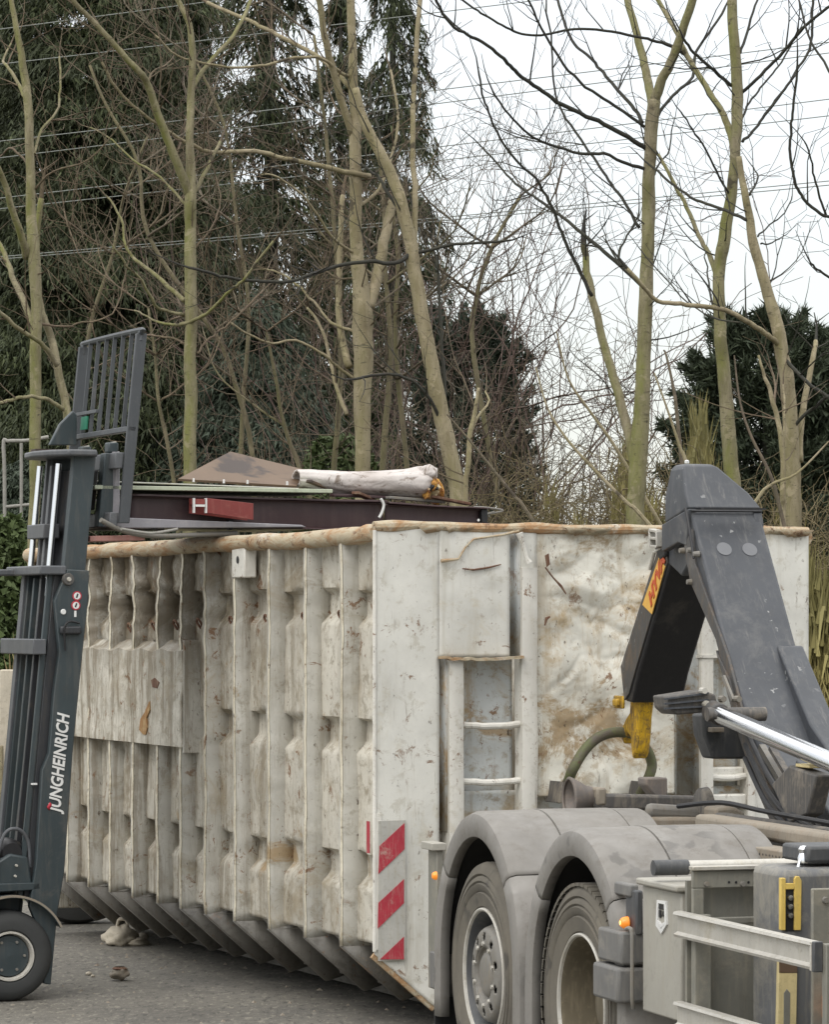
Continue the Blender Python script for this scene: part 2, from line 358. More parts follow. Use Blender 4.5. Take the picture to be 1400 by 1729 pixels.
# ------------------------------------------------------------------ ground
tag(MB().add([(-300,-100,-.004),(300,-100,-.004),(300,600,-.004),(-300,600,-.004)], [(0,1,2,3)]).build('terrain', M['soil'], recalc=False), kind='structure')
def yard_edge(x): return 26.2+.25*noise.noise((x*.4, 1, 0))
g = MB(); N_ = 60; xs = [-30+i for i in range(N_+1)]
g.add([(x, -12, 0) for x in xs]+[(x, yard_edge(x), 0) for x in xs], [(i, i+1, N_+2+i, N_+1+i) for i in range(N_)])
tag(g.build('asphalt_yard', M['asphalt'], recalc=False), kind='structure')

# ------------------------------------------------------------------ roll-off container
C = Frame(-68/6000*17.8, 17.8, 22.6)
W, L, ZT, ZW = 2.47, 6.15, 2.549, .398
cont = thing('rolloff_container', 'long dented off-white steel roll-off skip with rusty rim, ribbed side and hook bail', 'container', C.o, C.deg)
def fb(x, y, z, sc, o=5, h=.6): return noise.fractal(Vector((x*sc, y*sc, z*sc)), h, 2.0, o)
def rdg(x, y, z, sc): return 1-abs(noise.noise(Vector((x*sc, y*sc, z*sc))))*2
def damage(s, z):
    """how badly the side is beaten up: worst high up at the far end"""
    a = max(0, min(1, (s-1.6)/1.6))*max(0, min(1, (z-1.85)/.25))
    return .30+.9*a
RIBS = [.43, .95, 1.505, 2.055, 2.55, 2.98, 3.40, 3.87, 4.32, 4.76, 5.21, 5.66]
def rib_s(s, z):
    d = damage(s, z)
    return s+.020*d*fb(s*3, z, 0, 2.2, 5)*2+.010*d*noise.noise((s, z*12, 4))
def rib_x(s, z):
    d = damage(s, z)
    return max(-.01, .022*d*abs(fb(s, z, 3, 3.2, 3)))
def panel_x(s, z):
    x = .088
    for zc in (2.155, 1.485, .805):
        t = z-zc+.025*noise.noise((s*3, zc, 0))
        if t > .06: a = max(0, 1-(t-.06)/.014)
        elif t > -.055: a = 1
        else: a = max(0, 1+(t+.055)/.055)
        x += .05*a
    d = damage(s, z)
    x += .022*d*fb(s, z, 1, 2.4, 5)+.020*d*max(0, abs(noise.noise((s*3.3, z*2.9, 2)))-.12)+.010*d*abs(noise.noise((s*11, z*9, 6)))-.004
    return max(.035, x)
for i in range(13):
    s0 = .036 if i == 0 else RIBS[i-1]+.045
    s1 = RIBS[i] if i < 12 else L-.04
    def fn(u, v, s0=s0, s1=s1):
        z = .43+(ZT-.05-.43)*v; s = s0-.02+(s1+.02-s0+.02)*u
        return (panel_x(s, z), s, z)
    MB().grid(max(4, int((s1-s0)/.018)), 120, fn).build('side_panel', M['side'], cont, solid=.006, angle=60)
for s in RIBS:
    zs = [ZT-.03-i*.024 for i in range(int((ZT-.03-.42)/.024))]+[.40]
    vs = []; fs = []
    for z in zs:
        a = rib_s(s, z); xo = rib_x(s, z); wd = .048+.012*damage(s, z)*noise.noise((s*2, z*4, 8))
        vs += [(.17, a-.004, z), (xo+.006, a-.003, z), (xo, a+.004, z), (xo, a+wd, z), (.17, a+wd+.004, z)]
    n = len(vs)//5
    for i in range(n-1):
        for j in range(4): fs.append((i*5+j, i*5+j+1, (i+1)*5+j+1, (i+1)*5+j))
    MB().add(vs, fs).build('rib', M['sidetop'], cont, solid=.005, angle=50)
    m_ = MB()   # outer rib edge: worn paint, with the light it catches put into its paleness
    ev = []
    for z in zs:
        a = rib_s(s, z); xo = rib_x(s, z); ww = .026+.014*noise.noise((s*3, z*6, 2)); ev += [(xo-.0045, a-.001, z), (xo-.0055, a+ww, z)]
    m_.add(ev, [(2*i, 2*i+1, 2*i+3, 2*i+2) for i in range(len(ev)//2-1)]).build('rib_lit_edge', M['edge'], cont, solid=.003)
    a = rib_s(s, .40)
    vs = [(.17, a-.004, .43), (.006, a-.003, .40), (.0, a+.004, .398), (.0, a+.048, .398), (.17, a+.052, .43), (.46, s-.004, .145), (.345, s-.003, .112), (.333, s+.004, .108), (.333, s+.048, .108), (.46, s+.052, .145)]
    MB().add(vs, [(j, j+1, j+6, j+5) for j in range(4)]).build('rib_foot', M['under'], cont, solid=.005)  # slanted rib end, split off to take the shade-darkened underside colour
# flush repair plate welded over the ribs, folded in along its lower edge
pz0 = 1.30
def pl(u, v):
    s = 2.93+(L-.12-2.93)*u
    z = pz0+(1.94-pz0)*v+(.02*noise.noise((s*5, 0, 3)) if v > .9 else 0)
    x = -.012+.012*fb(s, z, 5, 1.8, 4)
    if v < .03: return (.14, s, z+.002)
    if v > .93: x += .05*(v-.93)/.07*(1+.9*noise.noise((s*6, 1, 1)))+.02
    return (x, s, z)
MB().grid(150, 36, pl).build('repair_plate', M['side'], cont, solid=.008, angle=40)
MB().box(-.01, .13, 2.905, 2.935, pz0+.0, 1.95).build('plate_edge', M['sidetop'], cont, bevel=.004)
# round top rail on the long side, wavy and beaten
path = []; rr = []
for i in range(90):
    s = L*i/89
    path.append((.020+.006*noise.noise((s*1.6, 3, 0)), s, ZT-.045+.010*noise.noise((s*1.3, 0, 0))-.012*(i > 2)))
    rr.append(.046+.004*noise.noise((s*4, 7, 0))-.010*max(0, noise.noise((s*2.3, 9, 0))-.25))
MB().tube(path, rr, 14).build('top_rail', M['rim'], cont)
MB().tube([(W-p[0], p[1], p[2]) for p in path], rr, 12).build('top_rail', M['rim'], cont)
# tarp hooks: one small rusty loop in each bay, and an orange rust run on the repair plate
for i in range(1, 9):
    s_ = RIBS[i-1]+.31 if i < 8 else RIBS[i-1]+.30; z_ = 2.10-.010*i+.02*noise.noise((i, 3, 1)); x_ = panel_x(s_, z_)-.012
    MB().tube(smooth([(x_+.012, s_-.02, z_-.02), (x_-.006, s_-.024, z_+.012), (x_-.012, s_, z_+.026), (x_-.008, s_+.022, z_+.008), (x_+.002, s_+.006, z_-.018), (x_+.01, s_+.004, z_-.03)]), .0065, 7).build('tarp_hook', M['rust'], cont)
def on_plate(x, y): q = C.onX(x, y, -.016); return (q.y, q.z)
MB().prism([on_plate(*p) for p in ((243,1240),(236,1232),(238,1214),(245,1203),(253,1184),(254,1198),(248,1212),(250,1228),(247,1240))], 'x', -.021, -.010).build('rust_run', painted('orange_rust', (.30, .15, .05), .8, (.42, .3, .15), .6, scale=14), cont)
MB().prism([on_plate(*p) for p in ((256,1148),(262,1144),(270,1152),(266,1162),(258,1160))], 'x', -.020, -.010).build('rust_run', M['rust'], cont)
# lifting eye plate high on the side
MB().box(-.012, .06, 1.88, 2.09, 2.30, 2.47).build('lifting_eye_plate', M['post'], cont, bevel=.008)
MB().lathe([(-.0145, .0), (-.0145, .022)], (0, 1.985, 2.40), 'x', 16).build('eye_hole', M['black'], cont)
# hidden walls, floor, underside, skids, rollers
MB().grid(2, 60, lambda u, v: (W-.10, L*v, .43+(ZT-.48)*u)).build('far_side_panel', M['side'], cont, solid=.01)
for s in RIBS: MB().box(W-.1, W, s, s+.05, .4, ZT-.03).build('far_rib', M['sidetop'], cont)
MB().box(.02, W-.02, L-.05, L, .16, ZT-.02).build('rear_door', M['side'], cont, bevel=.01)
MB().box(.40, W-.40, .02, L-.02, .150, .165).build('floor_plate', M['under'], cont)
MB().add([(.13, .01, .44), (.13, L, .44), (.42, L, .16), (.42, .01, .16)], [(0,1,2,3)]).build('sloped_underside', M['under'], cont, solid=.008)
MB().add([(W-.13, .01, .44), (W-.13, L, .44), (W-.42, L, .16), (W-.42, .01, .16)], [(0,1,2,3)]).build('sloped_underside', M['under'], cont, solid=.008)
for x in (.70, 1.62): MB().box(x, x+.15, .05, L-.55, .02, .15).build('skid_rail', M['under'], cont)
for y in [.3+.5*i for i in range(12)]: MB().box(.86, W-.86, y, y+.08, .04, .149).build('floor_light_blocker', M['under'], cont)  # unseen bars added to stop light passing beneath the container
for x in (.86, 1.42): MB().lathe([(0, 0), (0, .10), (.2, .10), (.2, 0)], (x, L-.35, .10), 'x', 24).build('ground_roller', M['rimgrey'], cont)

# front wall ---------------------------------------------------------------
def zlow(t):
    if t < .332: return .398-(.281)*t/.332
    if t > W-.332: return .398-(.281)*(W-t)/.332
    return .117
def fpanel(name, t0, t1, z0, z1, y0, amp, mat, res=.02, sc=3.0, low=False, edge=True):
    nu = max(3, int((t1-t0)/res)); nv = max(3, int((z1-z0)/res))
    def fn(u, v):
        t = t0+(t1-t0)*u; lo = zlow(t) if low else z0; z = lo+(z1-lo)*v
        e = min(1, min(u, 1-u)*6, (1-v)*12+.35) if edge else 1
        wz = z+.15*noise.noise((t*2, z*2, 8)); wt = t+.12*noise.noise((t*3, z*3, 2))
        y = y0-amp*e*(fb(t, z, 9, sc*.6, 3)*1.1+.9*abs(noise.noise((wt*sc*.9, wz*sc*1.2, 3)))+.40*abs(noise.noise((wt*sc*2.2, wz*sc*2.9, 6)))*(.3+max(0, z-1.6))+.12*abs(noise.noise((wt*sc*9, wz*sc*11, 1)))-.5)
        if amp > .03:
            vd = noise.voronoi(Vector((wt*3.6, wz*4.6, 0)))[0]; up_ = .35+.65*max(0, min(1, (z-1.45)/.35)); y -= amp*e*up_*1.3*(min(vd[1]-vd[0], .5)*.9-.2)
        return (t, y, z)
    return MB().grid(nu, nv, fn).build(name, mat, cont, solid=.006, angle=70)
fpanel('corner_panel', .0, .352, .117, ZT-.01, 0, .005, M['front'], low=True)
fpanel('upper_panel', .350, .742, 1.88, ZT-.01, .001, .016, M['front'], sc=2.2)
fpanel('upper_panel', .798, .895, 2.30, ZT-.01, .004, .01, M['front'])
fpanel('centre_panel', .89, 1.690, 1.168, ZT-.02, .012, .036, M['frontdent'], res=.010, sc=2.6)
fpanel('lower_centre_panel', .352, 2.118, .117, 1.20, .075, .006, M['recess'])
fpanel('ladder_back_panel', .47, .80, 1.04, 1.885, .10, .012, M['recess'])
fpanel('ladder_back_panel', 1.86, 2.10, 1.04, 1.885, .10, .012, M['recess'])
fpanel('upper_panel', 1.815, 2.12, 1.88, ZT-.01, .001, .012, M['front'])
fpanel('corner_panel', 2.118, W, .117, ZT-.01, 0, .006, M['front'], low=True)
# channels, posts, ladder
def chan(t0, t1, z0, z1, d=.06, mat=None):
    m = MB(); a = .012
    m.add([(t0,.0,z0),(t0+a,d,z0),(t1-a,d,z0),(t1,.0,z0),(t0,.0,z1),(t0+a,d,z1),(t1-a,d,z1),(t1,.0,z1)],
          [(0,1,5,4),(1,2,6,5),(2,3,7,6)])
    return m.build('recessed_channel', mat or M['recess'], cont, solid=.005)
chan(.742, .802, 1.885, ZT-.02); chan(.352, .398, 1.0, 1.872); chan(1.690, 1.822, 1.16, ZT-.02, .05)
def post(t0, t1, z0, z1, y0=-.028, y1=.07, name='post', mat=None):
    m = MB(); n = 40; vs = []; fs = []
    for i in range(n+1):
        z = z0+(z1-z0)*i/n; dx = .006*noise.noise((t0*9, z*2.5, 0)); dy = .006*noise.noise((t0*9, z*3, 5))
        vs += [(t0+dx, y1, z), (t0+dx, y0+dy+.004, z), (t0+dx+.006, y0+dy, z), (t1+dx-.006, y0+dy, z), (t1+dx, y0+dy+.004, z), (t1+dx, y1, z)]
    for i in range(n):
        for j in range(5): fs.append((i*6+j, i*6+j+1, (i+1)*6+j+1, (i+1)*6+j))
    fs += [(0,1,2,3,4,5), tuple(n*6+j for j in range(6))]
    return m.add(vs, fs).build(name, mat or M['post'], cont)
post(.803, .888, .20, 2.335); post(.400, .478, .20, 1.862, name='ladder_stile'); post(1.824, 1.895, .20, 2.50); post(2.10, 2.14, .2, 1.87, name='ladder_stile')
for z in (1.538, 1.252):
    for a, b in ((.478, .803), (1.895, 2.10)):
        pth = [(a+(b-a)*i/8, .012, z+.004*noise.noise((i, z, a))-.008*sin(pi*i/8)) for i in range(9)]
        MB().tube(pth, .0175, 10).build('ladder_rung', M['post'], cont)
MB().box(1.895, 2.10, -.01, .09, 1.10, 1.16).build('cross_member', M['post'], cont, bevel=.01)
MB().box(1.895, 2.10, .02, .09, 1.24, 1.30).build('cross_member', M['post'], cont, bevel=.01)
pts = [(.345+(.80-.345)*i/14, -.03, 1.880+.010*noise.noise((i*.7, 0, 0))-.010*sin(pi*i/14)) for i in range(15)]
m_ = MB()
for a, b in zip(pts, pts[1:]): m_.bar(a, b, .05, .014)
m_.build('bent_top_lip', M['rim'], cont)
MB().box(1.815, 2.12, -.035, .02, 1.872, 1.888).build('bent_top_lip', M['post'], cont)
pts = [C.onY(x, y, -.02) for x, y in ((876, 896), (850, 903), (800, 910), (786, 924), (774, 944), (745, 947))]
MB().tube(pts, [.008, .006, .005, .005, .006, .010], 8).build('bent_strap', M['rim'], cont)
pts = [C.onY(x, y, -.035) for x, y in ((877, 900), (882, 915), (889, 942), (893, 950))]
MB().tube(pts, [.02, .012, .012, .02], 8).build('bent_strap', M['post'], cont)
pts = [C.onY(x, y, -.012) for x, y in ((781, 960), (800, 962), (826, 958), (846, 953))]
MB().tube(pts, [.003, .005, .005, .003], 8).build('bent_strap', M['rust'], cont)
MB().add([Vector(C.onY(x, y, -.052)) for x, y in ((920, 938), (927, 934), (929, 953), (923, 958))]+[Vector(C.onY(x, y, -.03)) for x, y in ((920, 938), (927, 934), (929, 953), (923, 958))],
         [(0,1,2,3),(4,5,6,7),(0,1,5,4),(1,2,6,5),(2,3,7,6),(3,0,4,7)]).build('rust_gash', M['rust'], cont)
MB().tube([C.onY(x, y, -.052) for x, y in ((921, 958), (934, 975), (948, 990), (956, 1003))], [.004, .004, .007, .003], 6).build('rust_gash', M['rust'], cont)
MB().tube([C.onY(x, y, -.045) for x, y in ((920, 1056), (923, 1044), (929, 1041))], [.004, .009, .004], 6).build('rust_gash', M['rust'], cont)
# front rim: thin, rusty, bent
pth = []; rr = []
for i in range(100):
    t = W*i/99; pth.append((t, .01-.012*noise.noise((t*3, 2, 0)), ZT-.012+.016*noise.noise((t*2.2, 5, 0))*min(1, t*4))); rr.append(.026+.010*noise.noise((t*5, 1, 4)))
MB().tube(pth, rr, 10).build('front_rim', M['rim'], cont)
m_ = MB()
for i in range(14):
    t0 = .02+R.random()*2.3; wd = .05+R.random()*.12; dp = .004+R.random()*.016; yy = -.024-R.random()*.012
    m_.add([(t0, yy, ZT-.01), (t0+wd, yy-.004, ZT-.008), (t0+wd*.8, yy+.004, ZT-.02-dp), (t0+wd*.3, yy+.002, ZT-.028-dp*1.2)], [(0,1,2,3)])
m_.build('torn_flange', M['rim'], cont, solid=.004)
# corner edge bead and lower frame
MB().tube([(.0, -.004, z_) for z_ in np.linspace(.41, ZT-.03, 30)], [.010+.004*noise.noise((i*.6, 0, 0)) for i in range(30)], 8).build('corner_post', M['post'], cont)
MB().bar((.0, .012, .398), (.335, .012, .115), .05, .02, (0, 1, 0)).build('lower_lip', M['rim'], cont, bevel=.003)
MB().bar((.018, -.006, .42), (.018, -.006, 1.10), .03, .012, (0, 1, 0)).build('corner_bead', M['post'], cont)
# warning board
MB().box(.016, .164, -.016, -.008, .362, 1.066).build('warning_board', M['warnwhite'], cont, bevel=.002)
def stripe(pts):
    return MB().prism([(a, b) for a, b in pts], 'y', -.020, -.0165).build('red_stripe', M['red'], cont)
for pp in ([(641,1428),(683,1389),(683,1433),(639,1475)], [(639,1524),(682,1484),(682,1524),(638,1567)], [(682,1581),(682,1619),(642,1619)]):
    stripe([(C.onY(x, y, -.018).x, C.onY(x, y, -.018).z) for x, y in pp])
MB().box(-.014, -.011, .03, .07, .90, 1.06).build('red_stripe', M['red'], cont)
# hook bail
bp = [(940,1350),(958,1322),(967,1300),(986,1268),(1010,1245),(1040,1236),(1068,1241),(1090,1262),(1101,1290),(1094,1316),(1082,1340)]
pts = [C.onY(x, y, -.22+(.18 if i in (0,) else .10 if i in (1,) else .10 if i == 10 else 0)) for i, (x, y) in enumerate(bp)]
MB().tube(smooth(pts), .027, 14).build('hook_bail', M['bail'], cont)
for px_, dx_ in ((946, -1), (1084, 1)):
    q = C.onY(px_, 1345, -.12)
    MB().prism([(q.x-.02, q.z-.03), (q.x+.035, q.z-.03), (q.x+.02, q.z+.07), (q.x, q.z+.08)], 'y', -.15, .02).build('bail_gusset', M['chassis'], cont, bevel=.004)

# ------------------------------------------------------------------ hook-lift truck
T = Frame(.295, 15.8, 16.5)
truck = thing('hooklift_truck', 'dusty grey hook-lift lorry backing up to the container with its dark arm raised', 'truck', T.o, T.deg)
def tyre(parent, c, r=.5, rr_=.292, wd=.30, lugs=True, mat=None):
    x0 = c[0]; p = [(.035, rr_), (.012, rr_+.012), (.004, rr_+.05), (.0, rr_+.070), (.010, rr_+.076), (.002, rr_+.084), (-.004, rr_+.11), (.008, rr_+.116), (.0, rr_+.124), (.004, r-.066), (.014, r-.060), (.004, r-.052), (.010, r-.030), (.022, r-.008), (.04, r),
         (wd-.04, r), (wd-.022, r-.008), (wd-.01, r-.03), (wd, r-.1), (wd-.02, rr_)]
    t = MB().lathe(p, c, 'x', 72).build('tyre', mat or M['tyre'], parent, angle=50)
    if lugs:
        m = MB(); c = Vector(c)
        for i in range(60):
            a = 2*pi*i/60
            for (xa, xb, off) in ((.006, .10, 0), (.105, .19, .05), (.20, .29, 0)):
                for a_, b_ in ((a+off, a+off+.088),):
                    vs = []
                    for r_ in (r-.012, r+.002):
                        for x_ in (xa, xb):
                            for q_ in (a_, b_): vs.append(c+Vector((x_, r_*cos(q_), r_*sin(q_))))
                    m.add(vs, [(4,5,7,6),(0,1,5,4),(2,3,7,6),(0,2,6,4),(1,3,7,5)])
        lg = m.build('tread_blocks', mat or M['tyre'], t); lg['kind'] = 'stuff'
    return t
def wheel(y, deep, z=.495):
    e = MB().lathe([(.20, .0), (.20, .06)], (0, y, z), 'x', 12).build('wheel', M['rimgrey'], truck)
    c = (.0, y, z)
    tyre(e, c, lugs=deep)
    # steel rim: bright flange, barrel, dish
    MB().lathe([(.030, .300), (.010, .296), (.006, .290), (.010, .283), (.020, .280)], c, 'x', 64).build('rim_flange', M['rimlight'] if not deep else M['alu'], e)
    if deep:
        MB().lathe([(.020, .280), (.04, .270), (.15, .262), (.20, .245), (.225, .20), (.225, .135), (.19, .12), (.12, .115), (.11, .10), (.11, 0)], c, 'x', 64).build('rim_dish', M['rimmud'], e)
    else:
        MB().lathe([(.020, .280), (.04, .268), (.10, .255), (.105, .240)], c, 'x', 64).build('rim_barrel', M['darkplastic'], e)
        m = MB(); n = 160; rs = [.240, .215, .206, .198, .192, .186, .180, .174, .168, .162, .156, .150, .142, .128]; xs_ = [.105, .060, .036, .026, .023, .021, .020, .019, .018, .017, .017, .017, .017, .017]
        vs = [Vector(c)+Vector((x_, r_*cos(2*pi*k_/n), r_*sin(2*pi*k_/n))) for k_ in range(n) for r_, x_ in zip(rs, xs_)]
        fs = []
        for k_ in range(n):
            for j in range(len(rs)-1):
                am = 2*pi*(k_+.5)/n; rm = (rs[j]+rs[j+1])/2; da = ((am/(2*pi)*10) % 1-.5)/10*2*pi*rm
                if (da/.019)**2+((rm-.168)/.021)**2 < 1: continue
                fs.append((k_*len(rs)+j, k_*len(rs)+j+1, ((k_+1) % n)*len(rs)+j+1, ((k_+1) % n)*len(rs)+j))
        m.add(vs, fs).build('wheel_disc', M['rimgrey'], e, solid=.008)
        MB().lathe([(.09, .22), (.09, 0)], c, 'x', 32).build('brake_drum', M['black'], e)
        MB().lathe([(.017, .128), (.020, .122), (.035, .116), (.040, .104), (.028, .098), (.020, .085), (.016, .06), (.016, 0)], c, 'x', 48).build('hub_cover', M['rimgrey'], e)
        for i in range(10):
            a = 2*pi*(i+.5)/10; MB().lathe([(.004, 0), (.005, .010), (.016, .012)], (c[0], c[1]+.137*cos(a), c[2]+.137*sin(a)), 'x', 6).build('wheel_nut', M['alu'], e)
    return e
wheel(0, False); wheel(-1.32, True)
# wheels on the far side of the same axles (seen from a step aside)
for y in (0, -1.32):
    e = MB().lathe([(0, 0), (0, .27), (.3, .27), (.3, 0)], (2.15, y, .495), 'x', 24).build('wheel', M['rimmud'], truck)
    tyre(e, (2.15, y, .495), lugs=False)
# fenders: top arc and skirts
def fender(yc):
    z0 = .53
    prof = [(.02, .575), (-.02, .58), (-.027, .60), (-.027, .655), (-.018, .675), (.01, .688), (.26, .692), (.262, .685), (.270, .685), (.272, .694), (.60, .694), (.602, .687), (.61, .687), (.612, .692), (.74, .690), (.755, .67), (.755, .62)]
    def strip(name, samples):
        """samples: list of (dy, dz, ny, nz): anchor and outward direction"""
        vs = []; n = len(prof)
        for (cy, cz, ny, nz_) in samples:
            for x_, r_ in prof: vs.append((x_, cy+ny*r_*.925, cz+nz_*r_))
        fs = [(i*n+j, i*n+j+1, (i+1)*n+j+1, (i+1)*n+j) for i in range(len(samples)-1) for j in range(n-1)]
        return MB().add(vs, fs).build(name, M['fender'], truck, solid=.006, angle=30)
    arc = lambda a: (yc, z0, cos(a), sin(a))
    strip('fender_top', [arc(radians(a)) for a in [39.8]+list(range(42, 140, 3))+[140.2]])
    strip('fender_skirt', [arc(radians(a)) for a in (39.3, 32, 24, 16, 8, 0)]+[(yc, z0-d, 1, 0) for d in (.08, .18, .28)])
    strip('fender_skirt', [arc(radians(a)) for a in (140.7, 148, 156, 164, 172, 180)]+[(yc, z0-d, -1, 0) for d in (.08, .18, .28)])
    # dark lining inside
    MB().lathe([(.02, .575), (.05, .60), (.72, .62)], (0, yc, z0), 'x', 40, 0, pi).build('fender_lining', M['lining'], truck)
    MB().box(.74, .75, yc-.6, yc+.6, .25, 1.0).build('inner_shield', M['lining'], truck)
fender(.01); fender(-1.32)
# mud flap and rear lamp bracket at the tail
MB().box(-.02, .70, .635, .65, .10, .33).build('mud_flap', M['black'], truck)
a = T.onX(733, 1420, 0); b = T.onX(756, 1420, 0)
MB().box(-.01, .06, .72, .90, 1.0, 1.035).build('tail_bracket', M['box'], truck, bevel=.004)
MB().box(.02, .05, .74, .88, .35, 1.0).build('tail_bracket', M['frame'], truck, bevel=.004)
q = T.onX(737, 1478, -.01)
MB().lathe([(-.022, 0), (-.020, .012), (-.012, .018), (.0, .020)], (q.x, q.y, q.z), 'x', 16).build('marker_lamp', M['amber'], truck)
MB().box(-.005, .03, .70, .78, .36, .53).build('side_reflector_bracket', M['plastic'], truck, bevel=.006)
# seat of the second marker lamp, chock holder
q = T.onX(1060, 1557, -.01)
lm = MB().lathe([(-.032, 0), (-.030, .014), (-.02, .022), (.0, .025)], (q.x, q.y, q.z), 'x', 20).build('marker_lamp', M['amber'], truck)
MB().lathe([(-.034, 0), (-.033, .008), (-.028, .010)], (q.x, q.y, q.z), 'x', 12).build('lamp_core', M['ambercore'], lm)
MB().box(.0, .03, q.y-.07, q.y+.055, q.z-.045, q.z+.13).build('lamp_bracket', M['darkplastic'], truck, bevel=.008)
MB().box(-.01, .03, q.y-.02, q.y+.16, q.z+.10, q.z+.15).build('lamp_bracket', M['plastic'], truck, bevel=.008)
y0, y1 = T.onX(1030, 1600, 0).y, T.onX(1073, 1600, 0).y
h = MB().box(-.06, .10, y1, y0-.02, .80-.075, .80+.055).build('wheel_chock', M['plastic'], truck, bevel=.012)
MB().box(-.075, .10, y1-.0, y0+.0, .575, .715).build('chock_holder', M['plastic'], truck, bevel=.014)
MB().tube(smooth([(-.03, y1+.02, .865), (-.03, y1-.02, .87), (-.03, y1-.045, .84), (-.03, y1-.045, .62), (-.02, y1-.03, .56)]), .008, 8).build('chock_strap', M['rimgrey'], truck)
# toolbox
y0, y1 = -2.08, -2.50
tb = MB().box(.0, .50, y1, y0, .555, 1.045).build('toolbox', M['box'], truck, bevel=.008)
MB().box(-.025, .50, y1-.015, y0+.01, 1.046, 1.072).build('toolbox_lid', M['box'], tb, bevel=.008)
# oval lock with a chevron below it on the toolbox door
def emb(pts): return [(T.onX(x, y, -.006).y, T.onX(x, y, -.006).z) for x, y in pts]
o_out = emb([(1110,1519),(1125,1521),(1126,1560),(1117,1576),(1108,1562)]); o_in = emb([(1112,1524),(1122,1526),(1123,1556),(1117,1568),(1111,1558)])
m_ = MB(); n_ = 5
vs = [(-.008, a_, b_) for a_, b_ in o_out]+[(-.008, a_, b_) for a_, b_ in o_in]+[(0.001, a_, b_) for a_, b_ in o_out]+[(.001, a_, b_) for a_, b_ in o_in]
fs = []
for i in range(5):
    j = (i+1) % 5; fs += [(i, j, 5+j, 5+i), (i, j, 10+j, 10+i), (5+i, 5+j, 15+j, 15+i)]
m_.add(vs, fs).build('shield_lock', M['white'], tb)
m_ = MB(); m_.prism(emb([(1112,1526),(1121,1528),(1121,1536),(1112,1534)]), 'x', -.005, .001); m_.prism(emb([(1112,1536),(1115,1537),(1115,1549),(1112,1548)]), 'x', -.005, .001)
m_.prism(emb([(1118,1538),(1121,1538),(1121,1546),(1117,1547)]), 'x', -.005, .001); m_.build('lock_insert', M['black'], tb)
MB().prism(emb([(1111,1553),(1117,1560),(1123,1556),(1123,1560),(1117,1566),(1111,1558)]), 'x', -.009, .001).build('lock_chevron', M['white'], tb)
# side guard planks of ribbed aluminium
def guard(z0, z1, ya, yb):
    prof = [(.0, z0), (-.018, z0+.004), (-.022, z0+.014), (-.010, z0+.020), (-.006, z0+.024), (-.006, z1-.020), (-.010, z1-.016), (-.024, z1-.012), (-.020, z1-.002), (.0, z1), (.012, z1), (.012, z0)]
    prof = [(a_-.045, b_) for a_, b_ in prof]
    m = MB(); n = len(prof); vs = [(a_, ya, b_) for a_, b_ in prof]+[(a_, yb, b_) for a_, b_ in prof]
    m.add(vs, [(i, (i+1) % n, n+(i+1) % n, n+i) for i in range(n)]+[tuple(range(n)), tuple(range(n, 2*n))])
    o = m.build('side_guard', M['alu'], truck, angle=25)
    MB().box(-.068, -.034, yb-.022, yb, z0-.002, z1+.002).build('end_cap', M['darkplastic'], o, bevel=.004)
    MB().box(-.068, -.05, yb+.001, yb+.016, z0+.002, z1-.002).build('end_trim', M['rimlight'], o)
yg0, yg1 = T.onX(1140, 1550, -.06).y, T.onX(1374, 1600, -.06).y
guard(.885, .985, yg0, yg1); guard(.545, .648, yg0, -4.2)
for y in (-2.72, -3.95): MB().box(-.035, .03, y-.02, y+.02, .45, .98).build('guard_bracket', M['frame'], truck, bevel=.004)
# recessed crossframe with bolt holes behind the guard, top tube
def ty(px_, py_, y): return T.onY(px_, py_, y)
YF = -2.70
fr_ = MB()
X0, X1 = ty(1170, 1500, YF).x, ty(1345, 1500, YF).x+.25
fr_.box(X0, X1, YF, YF+.02, 1.075, 1.14); fr_.box(X0, X0+.045, YF, YF+.02, .40, 1.075); fr_.box(X0, X1, YF, YF+.02, .94, .965)
pf = fr_.build('cross_frame', M['frame'], truck, bevel=.004)
MB().box(X0+.0, X1, YF+.06, YF+.08, .40, 1.10).build('frame_back_panel', M['frame'], truck)
MB().box(X0+.03, X1, YF+.03, YF+.05, .40, .92).build('tank_panel', M['frame'], truck, bevel=.01)
MB().box(X0-.005, X1, YF-.015, YF+.03, 1.142, 1.158).build('frame_top_edge', M['alu'], truck, bevel=.003)
for px_ in (1193, 1254, 1340): 
    q = ty(px_, 1492, YF-.002); MB().lathe([(-.012, 0), (-.012, .009), (0, .011)], q, 'y', 12).build('bolt', M['rimgrey'], pf)
m_ = MB()
for px_ in (1231, 1243, 1264, 1287, 1298, 1309):
    q = ty(px_, 1489, YF-.001); m_.lathe([(-.001, 0), (-.001, .005)], q, 'y', 8)
m_.build('bolt_holes', M['black'], pf)
m_ = MB()
for i in range(16): m_.lathe([(-.001, 0), (-.001, .0035)], (X0+.02, YF-.002, .45+i*.03), 'y', 8)
m_.build('bolt_holes', M['black'], pf)
a = T.onY(1103, 1465, -2.3); 
MB().tube([(a.x+.0, -2.3, 1.125), (a.x+.14, -2.3, 1.125)], .030, 16).build('cross_tube', M['darkplastic'], truck)
MB().tube([(a.x+.04, -2.3, 1.125), (a.x+.75, -2.3, 1.125)], .026, 16).build('cross_tube', M['alu'], truck)
